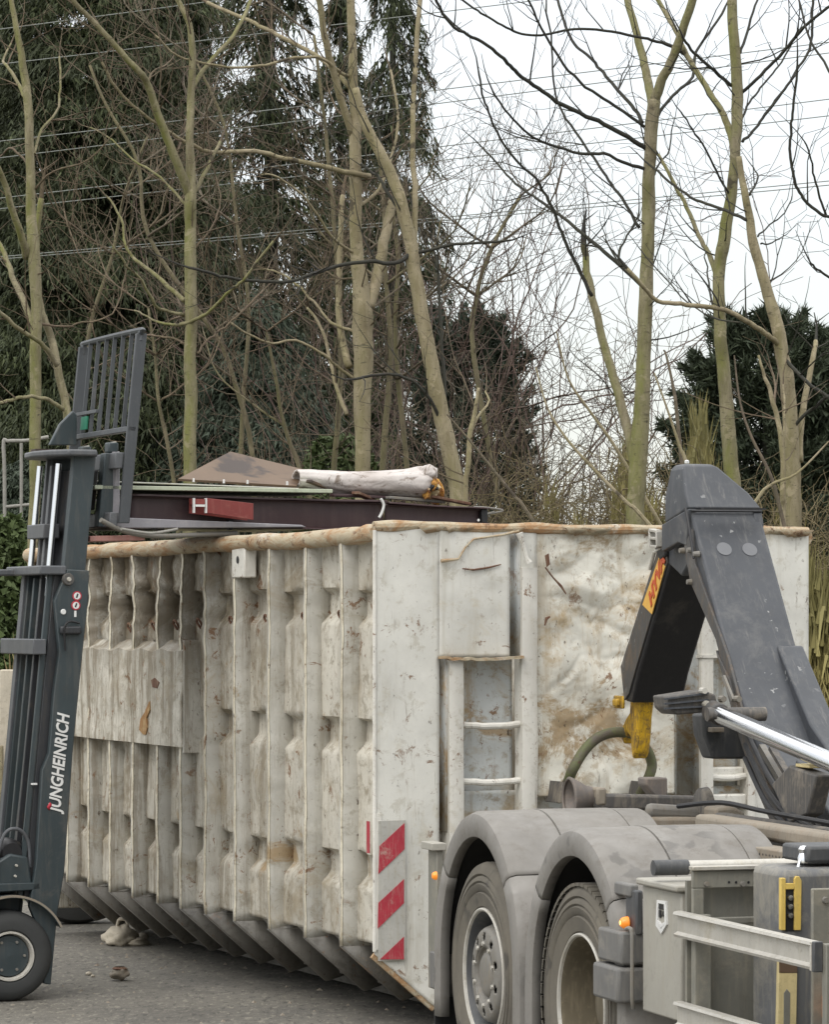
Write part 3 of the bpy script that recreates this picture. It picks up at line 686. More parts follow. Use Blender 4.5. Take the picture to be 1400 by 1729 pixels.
# grey plastic holder with faded yellow tool on it
YB = -3.15
xa, xb = ty(1320, 1500, YB).x, ty(1400, 1500, YB).x+.35
hb = MB().box(xa, xb, YB, YB+.30, .3, 1.175)
hb = hb.build('upright_casing', M['casing'], truck, bevel=.03)
def slab(name, pts, y0_, y1_, mat, par, bev=.002):
    return MB().prism([(ty(x, y, y0_).x, ty(x, y, y0_).z) for x, y in pts], 'y', y0_, y1_).build(name, mat, par, bevel=bev)
yt = YB-.012
m_ = MB()
def pr(pts): m_.prism([(ty(x, y, yt).x, ty(x, y, yt).z) for x, y in pts], 'y', yt, YB+.01)
pr([(1319,1482),(1327,1482),(1327,1570),(1319,1570)]); pr([(1342,1484),(1345,1479),(1350,1479),(1354,1486),(1353,1570),(1342,1570)]); pr([(1327,1491),(1342,1491),(1342,1501),(1327,1501)])
tl = m_.build('yellow_tool_frame', M['tool'], truck, bevel=.002)
slab('tool_slot', [(1327,1500),(1342,1500),(1342,1572),(1327,1572)], YB-.003, YB+.01, M['black'], tl)
m_ = MB()
for yy in (1515, 1530, 1545): m_.lathe([(-.012, .0), (-.010, .010), (0, .012)], ty(1334, yy, YB-.004), 'y', 10)
m_.build('tool_beads', M['chrome'], tl)
slab('yellow_tool_blade', [(1316,1618),(1347,1618),(1345,1729),(1345,1800),(1312,1800)], YB-.014, YB+.01, M['toolpale'], truck)
slab('blade_slot', [(1324,1676),(1329,1669),(1335,1676),(1334,1800),(1323,1800)], YB-.016, YB-.005, M['frame'], truck)
slab('blade_band', [(1316,1622),(1347,1622),(1347,1642),(1316,1642)], YB-.016, YB-.012, M['board'], truck)
q = ty(1357, 1440, YB+.1); MB().lathe([(0, .022), (.02, .022), (.035, .016), (.05, .020), (.062, .012), (.064, 0)], (q.x, q.y, q.z-.035), 'z', 16).build('filler_cap', M['chrome'], truck)
MB().tube([(q.x-.03, q.y-.02, q.z-.05), (q.x-.005, q.y, q.z+.0)], .006, 8).build('cap_lever', M['chrome'], truck)
q = ty(1373, 1432, YB); MB().box(q.x, q.x+.3, YB+.05, YB+.3, 1.19, 1.25).build('dark_box', M['darkplastic'], truck, bevel=.012)
# bracket with bolts at the right edge, third lamp
YR = -3.42
q0 = ty(1372, 1500, YR); q1 = ty(1400, 1500, YR)
br = MB().box(q0.x, q0.x+.20, YR, YR+.02, .35, q0.z).build('edge_bracket', M['frame'], truck, bevel=.005)
for yy in (1519, 1612): MB().lathe([(-.014, 0), (-.014, .010), (0, .013)], ty(1393, yy, YR), 'y', 12).build('bolt', M['rimgrey'], br)
q = ty(1399, 1700, YR-.06); lm = MB().box(q.x-.015, q.x+.04, YR-.08, YR-.03, q.z-.045, q.z+.045).build('marker_lamp', M['amber'], truck, bevel=.008)
MB().box(q.x-.002, q.x+.012, YR-.084, YR-.079, q.z-.025, q.z-.0).build('lamp_core', M['ambercore'], lm)

# chassis rails, rollers ------------------------------------------------------
for x in (.82, 1.60): MB().box(x, x+.09, -6.5, .9, .78, 1.04).build('chassis_rail', M['chassis'], truck, bevel=.008)
for y in (-4.5, -3.2, -2.2, -.66, .7): MB().box(.9, 1.6, y, y+.12, .80, 1.0).build('cross_beam', M['chassis'], truck, bevel=.008)
for y in (0, -1.32): MB().tube([(.2, y, .495), (2.2, y, .495)], .07, 16).build('axle', M['chassis'], truck)
# subframe tubes of the lift
MB().box(.80, .90, -4.5, -.55, 1.155, 1.225).build('subframe_rail', M['chassispale'], truck, bevel=.02)
MB().box(1.02, 1.10, -4.5, -.2, 1.155, 1.21).build('subframe_rail', M['chassis'], truck, bevel=.02)
pr_ = MB().box(.66, .78, -4.5, -.95, 1.085, 1.150).build('perforated_rail', M['chassispale'], truck, bevel=.006)
m_ = MB()
for i in range(60): m_.lathe([(-.001, 0), (-.001, .005)], (.659, -1.1-i*.035, 1.125), 'x', 6)
m_.build('rail_holes', M['black'], pr_)
MB().box(.60, 1.7, -.42, -.30, 1.10, 1.135).build('cross_beam', M['chassispale'], truck, bevel=.01)
q = ty(1050, 1384, .55); MB().bar((q.x-.3, .55, q.z), (q.x+.45, .35, q.z-.012), .06, .055).build('cross_tube', M['chassispale'], truck, bevel=.018)
# dark cross beams between the two flanged rollers
a = ty(1003, 1352, .75); b = ty(1192, 1357, .75)
MB().bar(a, b, .07, .075).build('roller_beam', M['chassis'], truck, bevel=.015)
a = ty(1090, 1368, .45); b = ty(1185, 1374, .45)
MB().bar(a, b, .06, .07).build('roller_beam', M['rimgrey'], truck, bevel=.025)
def roller(px_, py_, y, rad, sgn=1):
    q = ty(px_, py_, y); p = [(-.05, rad), (-.045, rad+.008), (-.03, rad), (.03, rad*.62), (.09, rad*.45), (.10, rad*.3), (.10, 0)]
    MB().lathe([(t_*sgn, r_) for t_, r_ in p], q, 'x', 32).build('flanged_roller', M['rollergrey'], truck, solid=.012)
roller(978, 1347, .8, .088)
q = ty(1190, 1366, .42); MB().lathe([(-.03, .0), (-.03, .085), (-.022, .10), (.012, .105), (.02, .09), (.02, 0)], q, 'x', 32).build('flanged_roller', M['chassis'], truck)
q = ty(1010, 1345, .75); MB().box(q.x-.02, q.x+.03, .71, .80, q.z-.04, q.z+.045).build('roller_bearing', M['chassispale'], truck, bevel=.012)
q = ty(1105, 1328, .9); MB().prism([(q.x-.06, q.z+.045), (q.x+.05, q.z+.045), (q.x+.05, q.z-.06), (q.x-.0, q.z-.06), (q.x-.06, q.z+.01)], 'y', .85, .97).build('lock_claw', M['rollergrey'], truck, bevel=.008)
q = ty(1222, 1382, .2); MB().prism([(q.x-.07, q.z+.055), (q.x+.02, q.z+.06), (q.x+.075, q.z+.03), (q.x+.08, q.z-.07), (q.x-.07, q.z-.07)], 'y', .12, .28).build('bearing_housing', M['chassispale'], truck, bevel=.014)

# hook arm -------------------------------------------------------------------
XL, XR = 1.28, 1.635
f_edge = [(.752, 2.595), (.219, 1.843), (-.177, 1.40), (-.55, 1.18)]
bo = [(.752, 2.595), (.0, 1.54), (-.62, .95), (-1.0, .95), (-.95, 1.15), (-.46, 1.22)]
side = [(.752, 2.600), (.871, 2.513), (.752, 2.243), (.406, 1.978), (.109, 1.546), (-.107, 1.312), (-.455, 1.00), (-.90, 1.00), (-.60, 1.30), (-.10, 1.52), (.219, 1.843)]
boom = MB().prism(side, 'x', XL, XR).build('main_arm', M['arm'], truck, bevel=.014)
# wider lower shoulder of the arm on the right
sh = [(.283, 1.950), (.44, 1.95), (.10, 1.45), (-.35, 1.30), (-.60, 1.33), (-.10, 1.60)]
MB().prism(sh, 'x', XR-.10, XR+.03).build('arm_shoulder', M['arm'], truck, bevel=.01)
# wear strip and cover plate down the left flank
fl_ = [(.70, 2.50), (.80, 2.42), (.72, 2.25), (.39, 1.98), (.12, 1.60), (.06, 1.66), (.235, 1.90), (.66, 2.34)]
MB().prism(fl_, 'x', XL-.012, XL+.002).build('flank_plate', M['armdirty'], truck, bevel=.003)
fl2 = [(.20, 1.80), (.37, 1.93), (.08, 1.54), (-.13, 1.31), (-.44, 1.06), (-.5, 1.12), (-.20, 1.40), (.05, 1.6)]
MB().prism(fl2, 'x', XL-.02, XL+.002).build('flank_plate', M['armdirty'], truck, bevel=.003)
for py_, pz_ in ((.70, 2.40), (.80, 2.40), (.70, 2.25), (.62, 2.38)):
    MB().lathe([(-.03, 0), (-.03, .012), (0, .016)], (XL-.005, py_, pz_), 'x', 10).build('bolt', M['rimgrey'], boom)
# elbow cap: collar and tapering head
col_ = MB()
def ring(y0_, y1_, z0_, z1_, x0_, x1_): return [(x0_, y0_, z0_), (x1_, y0_, z0_), (x1_, y1_, z1_), (x0_, y1_, z1_)]
rA = [(XL-.012, .735, 2.600), (XR+.008, .735, 2.600), (XR+.008, 1.06, 2.535), (XL-.012, 1.06, 2.535)]
rB = [(XL-.006, .80, 2.675), (XR-.03, .80, 2.675), (XR-.03, 1.08, 2.66), (XL-.006, 1.08, 2.66)]
rC = [(XL+.01, .87, 2.80), (XR-.16, .87, 2.80), (XR-.16, 1.04, 2.80), (XL+.01, 1.04, 2.80)]
rD = [(XL+.03, .90, 2.818), (XR-.19, .90, 2.818), (XR-.19, 1.02, 2.818), (XL+.03, 1.02, 2.818)]
vs = rA+rB+rC+rD; fs = [(0,1,2,3), (12,13,14,15)]
for l_ in range(3):
    for i in range(4): fs.append((l_*4+i, l_*4+(i+1) % 4, (l_+1)*4+(i+1) % 4, (l_+1)*4+i))
cap_ = MB().add(vs, fs).build('elbow_cap', M['arm'], truck, bevel=.012)
MB().lathe([(0, .012), (.012, .012), (.016, .006)], (XL+.06, .95, 2.822), 'z', 12).build('bolt', M['chrome'], cap_)
MB().prism([(.735, 2.598), (1.10, 2.53), (1.10, 2.40), (.88, 2.44), (.76, 2.42)], 'x', XL-.014, XL+.03).build('elbow_cheek', M['arm'], truck, bevel=.006)
MB().prism([(.735, 2.598), (1.02, 2.54), (1.0, 2.30), (.84, 2.30), (.70, 2.52)], 'x', XR-.04, XR+.004).build('elbow_cheek', M['arm'], truck, bevel=.006)
MB().tube([(XL-.03, .735, 2.600), (XL-.03, .70, 2.54), (XL-.03, .62, 2.36)], .007, 8).build('hydraulic_hose', M['black'], truck)
MB().box(XL+.02, XR-.02, .62, .66, 2.592, 2.600).build('seam', M['black'], boom)
MB().add([(XL-.002, .728, 2.592), (XR+.002, .728, 2.592), (XR+.002, .722, 2.584), (XL-.002, .722, 2.584)], [(0,1,2,3)]).build('seam', M['black'], boom, solid=.006)
# two round cover discs on the arm face
def face_pt(px_, py_):
    """point on the arm's sloping front face"""
    p, d = T.ray(px_, py_); a_ = Vector((XL, .752, 2.600)); n_ = Vector((0, -(2.600-1.843), .752-.219)).normalized()
    return p+d*((a_-p).dot(n_)/d.dot(n_)), n_
for px_, py_ in ((1223, 927), (1266, 928)):
    q, n_ = face_pt(px_, py_); vs = []; u = Vector((1, 0, 0)); v_ = n_.cross(u)
    m_ = MB(); m_.add([q+(u*cos(2*pi*i/28)+v_*sin(2*pi*i/28))*.037+n_*.003 for i in range(28)]+[q+(u*cos(2*pi*i/28)+v_*sin(2*pi*i/28))*.037-n_*.004 for i in range(28)], [tuple(range(28))]+[(i, (i+1) % 28, 28+(i+1) % 28, 28+i) for i in range(28)])
    m_.build('cover_disc', painted('disc_grey', (.16, .165, .175), .5) if px_ == 1223 else bpy.data.materials['disc_grey'], boom)
# slotted hose guide low on the arm
for i in range(3):
    q, n_ = face_pt(1353+i*22, 1240+i*9); q = q+n_*.0
    m_ = MB(); u = Vector((1, 0, 0)); v_ = n_.cross(u); 
    m_.add([q+u*a_+v_*b_+n_*.006 for a_, b_ in ((-.014,-.05),(.014,-.05),(.018,-.035),(.018,.04),(.014,.05),(-.014,.05),(-.018,.04),(-.018,-.035))]+[q+u*a_+v_*b_-n_*.01 for a_, b_ in ((-.014,-.05),(.014,-.05),(.018,-.035),(.018,.04),(.014,.05),(-.014,.05),(-.018,.04),(-.018,-.035))], [tuple(range(8))]+[(i_, (i_+1) % 8, 8+(i_+1) % 8, 8+i_) for i_ in range(8)])
    m_.build('hose_slot', M['black'], boom)
m_ = MB()
for i in range(5):
    q, n_ = face_pt(1332+i*22, 1248+i*9); m_.tube([q+Vector((0, .02, .05))+n_*.015, q+n_*.03, q+Vector((0, -.03, -.09))+n_*.012], .010, 8)
m_.build('hose_guard', M['chassis'], truck)

# jib with sticker, latch, hook
JL, JR = 1.33, 1.60
jp = [(1.239, 2.455), (1.321, 2.400), (1.843, 1.835), (1.790, 1.660), (1.69, 1.655), (1.600, 1.80), (1.150, 2.34), (1.15, 2.42)]
MB().prism(jp, 'x', JL, JR).build('jib_arm', M['black'], truck, bevel=.012)  # jib body black: shade of its downward front face put into the colour
MB().prism([(1.236, 2.452), (1.318, 2.397), (1.838, 1.835), (1.787, 1.665), (1.72, 1.70), (1.625, 1.82), (1.175, 2.345), (1.18, 2.40)], 'x', JL-.008, JL+.003).build('jib_flank', M['armdirty'], truck, bevel=.002)
def jx(px_, py_, x_=JL-.011): q = T.onX(px_, py_, x_); return (q.y, q.z)
stk = MB().prism([jx(1113, 941), jx(1123, 957), jx(1101, 1037), jx(1085, 1021)], 'x', JL-.012, JL-.008).build('yellow_sticker', M['sticker'], truck)
q = T.onX(1094, 1024, JL-.014); q2 = T.onX(1117, 948, JL-.014)
wv = T.onX(1087, 1019, JL-.014)-T.onX(1101, 1037, JL-.014)
text_mesh('sticker_lettering', 'HYVA', .088, M['stickerred'], truck, basis(T.onX(1099, 1025, JL-.0145), q2-q, wv), shear=.3, offset=.004, sx=1.30)
MB().prism([(1.150, 2.455), (1.28, 2.475), (1.33, 2.43), (1.25, 2.36), (1.17, 2.38)], 'x', JL-.02, JR).build('jib_top_plate', M['black'], truck, bevel=.01)
# pale hinge bracket at the top of the jib
m_ = MB()
for a_, b_ in (((1.30, 2.51), (1.20, 2.50)), ((1.30, 2.51), (1.285, 2.43)), ((1.285, 2.43), (1.20, 2.425)), ((1.20, 2.50), (1.19, 2.425)), ((1.285, 2.47), (1.20, 2.465))):
    m_.bar((JL-.04, a_[0], a_[1]), (JL-.04, b_[0], b_[1]), .035, .014)
m_.build('hinge_bracket', M['alu'], truck, bevel=.003)
MB().tube([(JL-.012, 1.20, 2.425), (JL-.012, 1.34, 2.40), (JL-.012, 1.40, 2.32)], .010, 8).build('jib_cable', M['alu'], truck)
# elbow web joining cap and jib
MB().prism([(1.04, 2.66), (.80, 2.60), (.80, 2.40), (1.0, 2.28), (1.17, 2.34), (1.22, 2.45), (1.10, 2.60)], 'x', JL, JR-.02).build('elbow_web', M['arm'], truck, bevel=.01)
# yellow hook: throat faces the container
HX0, HX1 = 1.385, 1.465
hk = [(1.70, 1.70), (1.86, 1.70), (1.885, 1.62), (1.90, 1.56), (1.96, 1.545), (2.03, 1.52), (2.06, 1.455), (2.05, 1.40), (2.02, 1.395), (2.02, 1.44), (1.985, 1.47), (1.93, 1.465), (1.88, 1.43), (1.88, 1.39), (1.93, 1.34), (1.88, 1.34), (1.80, 1.39), (1.76, 1.48), (1.745, 1.58)]
hk = [(1.72, 1.69), (1.87, 1.69), (1.885, 1.60), (1.94, 1.57), (1.99, 1.53), (2.00, 1.47), (1.98, 1.435), (1.965, 1.47), (1.93, 1.50), (1.875, 1.48), (1.86, 1.42), (1.84, 1.365), (1.80, 1.40), (1.775, 1.48), (1.76, 1.58)]
MB().prism(hk, 'x', HX0, HX1).build('hook', M['yellow'], truck, bevel=.012)
q = T.onX(1046, 1186, 1.33)
MB().box(1.325, 1.34, q.y-.06, q.y+.08, q.z-.03, q.z+.035).build('hook_latch', M['yellow'], truck, bevel=.01)
MB().box(1.30, 1.33, q.y-.03, q.y+.03, q.z-.02, q.z+.02).build('hook_latch', M['yellow'], truck, bevel=.01)
# lift ram: chrome rod, rod eye, ribbed wedge, dark cheek block
a = Vector((1.10, -.091, 1.645)); b = Vector((1.10, -1.339, 1.482)); d = (b-a).normalized()
MB().tube([a, b+d*.3], .041, 24).build('ram_rod', M['chrome'], truck)
MB().tube([b+d*.3, b+d*2.2], .075, 24).build('ram_barrel', M['armdirty'], truck)
MB().tube([a-d*.10, a+d*.01], .050, 20).build('rod_eye', M['armdirty'], truck, bevel=.006)
MB().tube([(1.04, a.y-.0, a.z), (1.32, a.y, a.z)], .032, 16).build('ram_pin', M['chassis'], truck)
m_ = MB()
w0 = [T.onY(x, y, .10) for x, y in ((1117, 1175), (1180, 1165), (1198, 1172), (1204, 1200), (1132, 1206), (1120, 1195))]
m_.prism([(q.x, q.z) for q in w0], 'y', .02, .22)
wd = m_.build('ribbed_guide', M['chassis'], truck, bevel=.008)
for k_ in range(3):
    a_ = T.onY(1122, 1180+k_*8, .012); b_ = T.onY(1196, 1170+k_*11, .012)
    MB().bar(a_, b_, .02, .008).build('guide_rib', M['arm'], wd)
MB().prism([(q.x, q.z) for q in [T.onY(x, y, .30) for x, y in ((1175, 1205), (1250, 1195), (1262, 1280), (1193, 1280), (1178, 1240))]], 'y', .22, .36).build('cheek_block', M['darkplastic'], truck, bevel=.012)
for px_, py_ in ((1188, 1166), (1192, 1188), (1220, 1180), (1246, 1180)):
    q = T.onY(px_, py_, .0); MB().lathe([(-.02, 0), (-.02, .014), (.02, .016)], q, 'y', 10).build('bolt', M['rimlight'] if px_ < 1200 else M['rimgrey'], wd)
q = T.onY(1208, 1232, .2); MB().box(q.x-.03, q.x+.03, .16, .22, q.z-.01, q.z+.012).build('grease_block', M['chassispale'], truck, bevel=.004)
MB().bar(T.onY(1222, 1142, .2), T.onY(1238, 1182, .1), .012, .02).build('link_bar', M['rimgrey'], truck)
MB().box(*(lambda q: (q.x-.03, q.x+.06))(T.onX(1365, 1302, 1.12)), -1.15, -1.0, 1.445, 1.46).build('step_plate', M['toolpale'], truck, bevel=.004)
MB().prism([(-.75, 1.36), (-.95, 1.45), (-1.25, 1.42), (-1.15, 1.25), (-.95, 1.2)], 'x', 1.08, 1.16).build('ram_bracket', M['chassis'], truck, bevel=.01)
for yy, a2 in ((-.50, .03), (-.62, .02)): MB().bar((1.26, yy+.30, 1.50), (1.26, yy-.28, 1.15), .03, a2).build('strut', M['rimgrey'] if a2 > .025 else M['chassis'], truck)
MB().bar((1.30, -.55, 1.42), (1.30, -1.0, 1.15), .06, .10).build('strut', M['arm'], truck, bevel=.01)
MB().box(.85, 1.9, -.9, -.55, .98, 1.14).build('arm_pivot_frame', M['chassis'], truck, bevel=.02)
for i_, (ya_, za_) in enumerate(((-.45, 1.40), (-.50, 1.33), (-.55, 1.27))):
    MB().tube(smooth([(1.22-.02*i_, ya_+.35, za_+.18), (1.18-.02*i_, ya_, za_), (1.12, ya_-.35, za_-.10), (1.06, ya_-.8, 1.20-.01*i_), (1.04, ya_-1.6, 1.19)]), .012, 8).build('hydraulic_hose', M['black'], truck)
MB().tube(smooth([(.86, -.2, 1.24), (.95, -.5, 1.27), (1.0, -.9, 1.25), (.98, -1.8, 1.24)]), .011, 8).build('hydraulic_hose', M['black'], truck)
# cab, well out of the picture to the right
cab = MB().prism([(-4.75, .75), (-6.75, .75), (-6.85, 1.4), (-6.75, 2.2), (-6.45, 3.3), (-4.75, 3.3)], 'x', .02, 2.48).build('cab', M['box'], truck, bevel=.06)
MB().prism([(-5.3, 1.9), (-6.5, 1.9), (-6.35, 2.7), (-5.3, 2.7)], 'x', .008, .03).build('door_window', M['black'], cab, bevel=.004)
e = MB().lathe([(0, 0), (0, .27), (.3, .27), (.3, 0)], (.05, -5.6, .495), 'x', 24).build('wheel', M['rimgrey'], truck); tyre(e, (.03, -5.6, .495), lugs=False)
e = MB().lathe([(0, 0), (0, .27), (.3, .27), (.3, 0)], (2.15, -5.6, .495), 'x', 24).build('wheel', M['rimgrey'], truck); tyre(e, (2.15, -5.6, .495), lugs=False)

# ------------------------------------------------------------------ forklift
K = Frame(-2.171, 19.3, 22.6)
fk = thing('forklift', 'dark grey forklift with raised mast and load backrest at the left edge', 'forklift', K.o, K.deg)
def ky(px_, py_, y=0): q = K.onY(px_, py_, y); return (q.x, q.z)
# outer mast: near side plate, far side plate
near = [ky(*p) for p in ((114,961),(151,963),(149,1014),(137,1129),(123,1271),(109,1471),(97,1543),(86,1662),(74,1660),(62,1560),(50,1530),(61,1457),(71,1300),(83,1271),(91,1171),(100,1100),(92,1014))]
npl = MB().prism(near, 'y', 0, .045).build('mast_side_plate', M['mast'], fk, bevel=.006)
far = [(x_+.0, z_) for x_, z_ in [ky(*p) for p in ((114,961),(140,963),(123,1129),(108,1271),(86,1457),(61,1457),(83,1271),(100,1100),(100,1014))]]
MB().prism(far, 'y', .56, .62).build('mast_side_plate', M['mast'], fk, bevel=.006)
lean = Vector((.423-.204, 0, 2.346-.084)).normalized()
def mp_(x0, z0, h_): return Vector((x0, 0, z0))+lean*h_
def rail(name, x0, y0, y1, wd_, z0, z1, mat):
    a_ = x0+(z0-.084)*lean.x/lean.z; b_ = x0+(z1-.084)*lean.x/lean.z
    return MB().prism([(a_, z0), (a_+wd_, z0), (b_+wd_, z1), (b_, z1)], 'y', y0, y1).build(name, mat, fk, bevel=.004)
# channels seen between the side plates (x offsets measured at the foot)
rail('mast_channel', .02, .05, .12, .10, .55, 2.33, M['grease'])
rail('mast_channel', .00, .47, .56, .10, .55, 2.33, M['mast'])
rail('mast_flange', -.015, .05, .075, .03, .55, 2.33, M['mast'])
rail('mast_flange', -.015, .17, .20, .03, .55, 2.3, M['grease'])
rail('mast_flange', -.015, .30, .325, .04, .55, 2.3, M['mast'])
rail('mast_flange', -.015, .50, .56, .03, .55, 2.33, M['mastlight'])
rail('inner_mast_rail', .075, .06, .12, .125, 1.0, 2.97, M['mast'])
rail('inner_mast_rail', .075, .47, .53, .125, 1.0, 2.97, M['mast'])
rail('inner_mast_flange', .055, .50, .53, .025, 1.9, 2.97, M['mastlight'])
rail('inner_mast_flange', .055, .40, .44, .04, 1.9, 2.93, M['mastlight'])
rail('inner_mast_web', .13, .12, .47, .02, 1.9, 2.90, M['grease'])
for y_ in (.22, .58):
    a_ = .04+(2.2-.084)*lean.x/lean.z; b_ = .04+(2.93-.084)*lean.x/lean.z
    MB().tube([(a_-.0, y_, 2.2), (b_, y_, 2.93)], .017, 16).build('chrome_lift_rod', M['chrome'], fk)
    MB().tube([(a_-.18, y_, .6), (a_, y_, 2.2)], .032, 16).build('lift_cylinder', M['grease'], fk)
# crossmembers
def cross(px0, px1, py0, py1, y0_, y1_, name, mat, bev=.008):
    a_ = K.onY(px0, py0, y1_); b_ = K.onY(px1, py1, y0_)
    return MB().box(min(a_.x, b_.x), max(a_.x, b_.x), y0_, y1_, min(a_.z, b_.z), max(a_.z, b_.z)).build(name, mat, fk, bevel=bev)
xt = .19
MB().box(xt-.05, xt+.10, -.005, .66, 2.315, 2.365).build('mast_crossmember', M['mastlight'], fk, bevel=.008)
MB().box(xt-.16, xt-.02, .50, .74, 2.315, 2.35).build('mast_crossmember', M['mastlight'], fk, bevel=.008)
MB().box(.10, .175, -.01, .64, 1.88, 1.965).build('mast_crossmember', M['mastlight'], fk, bevel=.006)
MB().box(.25, .345, .30, .62, 2.52, 2.60).build('inner_crossmember', M['mastlight'], fk, bevel=.006)
MB().prism([(.30, -.02), (.46, -.02), (.50, .1), (.50, .55), (.44, .64), (.34, .66), (.25, .62), (.20, .50), (.18, .28), (.22, .10)], 'z', 2.965, 3.0).build('mast_top_plate', M['mastlight'], fk, bevel=.01)
MB().lathe([(-.02, 0), (-.02, .03), (.0, .035)], (.30, .0, 2.29), 'y', 16).build('guide_roller', M['chassis'], fk)
MB().lathe([(-.03, 0), (-.03, .011), (-.02, .013)], (.30, .0, 2.29), 'y', 10).build('roller_bolt', M['rimlight'], fk)
MB().box(.25, .37, -.03, .0, 1.99, 2.035).build('side_lug', M['grease'], fk, bevel=.01)
MB().tube(smooth([(.36, -.02, 2.05), (.30, -.03, 2.06), (.27, -.03, 2.02), (.28, -.02, 1.90)]), .006, 8).build('hydraulic_hose', M['black'], fk)
for i, (px_, py_) in enumerate(((130, 1006), (128, 1022))):
    q = K.onY(px_, py_, -.002)
    dsc = MB().lathe([(-.003, 0), (-.003, .026), (0.0, .026)], (q.x, -.0005, q.z), 'y', 24).build('round_sticker', M['printred'], npl)
    MB().lathe([(-.0045, 0), (-.0045, .019)], (q.x, -.0005, q.z), 'y', 24).build('sticker_face', M['white'], dsc)
    MB().bar((q.x-.004, -.006, q.z-.010), (q.x+.004, -.006, q.z+.012), .002, .008, (1, 0, 0)).build('sticker_figure', M['black'], dsc)
q = K.onY(127, 1036, 0); MB().box(q.x-.006, q.x+.006, -.003, 0, q.z-.018, q.z+.016).build('small_sticker', M['white'], npl)
q = K.onY(107, 1033, 0); MB().lathe([(-.006, 0), (-.006, .013), (0, .016)], (q.x, 0, q.z), 'y', 12).build('white_plug', M['white'], npl)
# lettering up the mast
q0 = K.onY(101, 1371, -.004); q1 = K.onY(117, 1204, -.004)
tm = basis(q0, q1-q0, (-1, 0, 0))
lt = text_mesh('mast_lettering', 'JUNGHEINRICH', .095, M['white'], fk, tm, shear=.22, offset=.0026)
ln = max(v.co.x for v in lt.data.vertices); want = (q1-q0).length
lt.data.transform(Matrix.Diagonal((want/ln, 1, 1, 1)))
MB().add([Vector(K.onY(x, y, -.005)) for x, y in ((79,1362),(84,1354),(88,1358),(83,1368))], [(0,1,2,3)]).build('red_letter_accent', M['printred'], fk, solid=.002)
# load backrest
bx = .745
def bl(x_, z_): return x_+(z_-3.67)*(lean.x/lean.z)
def bp_(y_, z_): return Vector((bl(bx, z_), y_, z_))
y_n, y_f = .0, 1.08; zt_, zb_ = 3.665, 2.60
def bprism(y0_, y1_, z0_, z1_, d0, d1, name, mat, bev=.006):
    return MB().prism([(bl(bx, z0_)+d0, z0_), (bl(bx, z0_)+d1, z0_), (bl(bx, z1_)+d1, z1_), (bl(bx, z1_)+d0, z1_)], 'y', y0_, y1_).build(name, mat, fk, bevel=bev)
bprism(y_n, y_n+.025, zb_, zt_-.02, -.05, .012, 'backrest_upright', M['guard'], .004)
bprism(y_f-.025, y_f, 3.02, zt_-.02, -.05, .012, 'backrest_upright', M['guard'], .004)
MB().tube(smooth([bp_(y_n+.012, zt_-.06)-Vector((.02,0,0)), bp_(y_n+.022, zt_-.018)-Vector((.02,0,0)), bp_(y_n+.06, zt_)-Vector((.02,0,0)), bp_(y_f-.06, zt_)-Vector((.02,0,0)), bp_(y_f-.022, zt_-.018)-Vector((.02,0,0)), bp_(y_f-.012, zt_-.06)-Vector((.02,0,0))]), .017, 8).build('backrest_top_bar', M['guard'], fk)
bprism(y_n, y_f, 3.105, 3.135, -.045, .0, 'backrest_cross_bar', M['guard'], .004)
for i in range(6): 
    y_ = .16+i*.152; bprism(y_, y_+.010, 3.12, zt_-.005, -.034, -.012, 'backrest_slat', M['guard'], 0)
bprism(.62, 1.0, 3.24, 3.26, -.05, -.03, 'backrest_clip', M['guard'], .002)
bprism(.78, .90, 3.155, 3.23, -.048, -.04, 'green_label', painted('green_label', (.01, .16, .09), .5), 0)
# carriage
bprism(.02, 1.02, 2.90, 2.99, -.10, -.05, 'carriage_bar', M['mastlight']); bprism(.02, 1.02, 2.58, 2.66, -.10, -.05, 'carriage_bar', M['mastlight'])
bprism(.12, .20, 2.58, 2.99, -.13, -.05, 'carriage_upright', M['mast']); bprism(.62, .70, 2.58, 2.99, -.13, -.05, 'carriage_upright', M['mast'])
bprism(.30, .50, 2.68, 2.90, -.16, -.10, 'carriage_centre', M['grease'])
for y_ in (.16, .66): MB().lathe([(-.02, 0), (-.02, .022), (.012, .026)], (bl(bx, 3.03)-.07, y_, 3.03), 'x', 12).build('carriage_bolt', M['rimlight'], fk)
for y_ in (.16, .66): MB().box(bl(bx, 3.0)-.11, bl(bx, 3.0)-.05, y_-.04, y_+.04, 2.99, 3.05).build('carriage_lug', M['mast'], fk, bevel=.01)
# forks
def fork(y_, mat):
    xs0 = bl(bx, 2.6)-.05
    MB().prism([(xs0, 3.0), (xs0+.045, 3.0), (xs0+.045, 2.635), (xs0+1.12, 2.605), (xs0+1.15, 2.592), (xs0+.06, 2.575), (xs0, 2.59)], 'y', y_, y_+.11).build('fork', mat, fk, bevel=.005)
fork(.12, M['pipe']); fork(.72, M['chassis'])
# grey side shift plate standing beyond the mast top
MB().prism([ky(*p, .9) for p in ((82,752),(100,716),(122,694),(128,700),(128,752))], 'y', .88, .92).build('guard_plate', M['mast'], fk, bevel=.006)
MB().box(.30, .52, .62, .72, 3.01, 3.03).build('orange_strip', M['board'], fk)
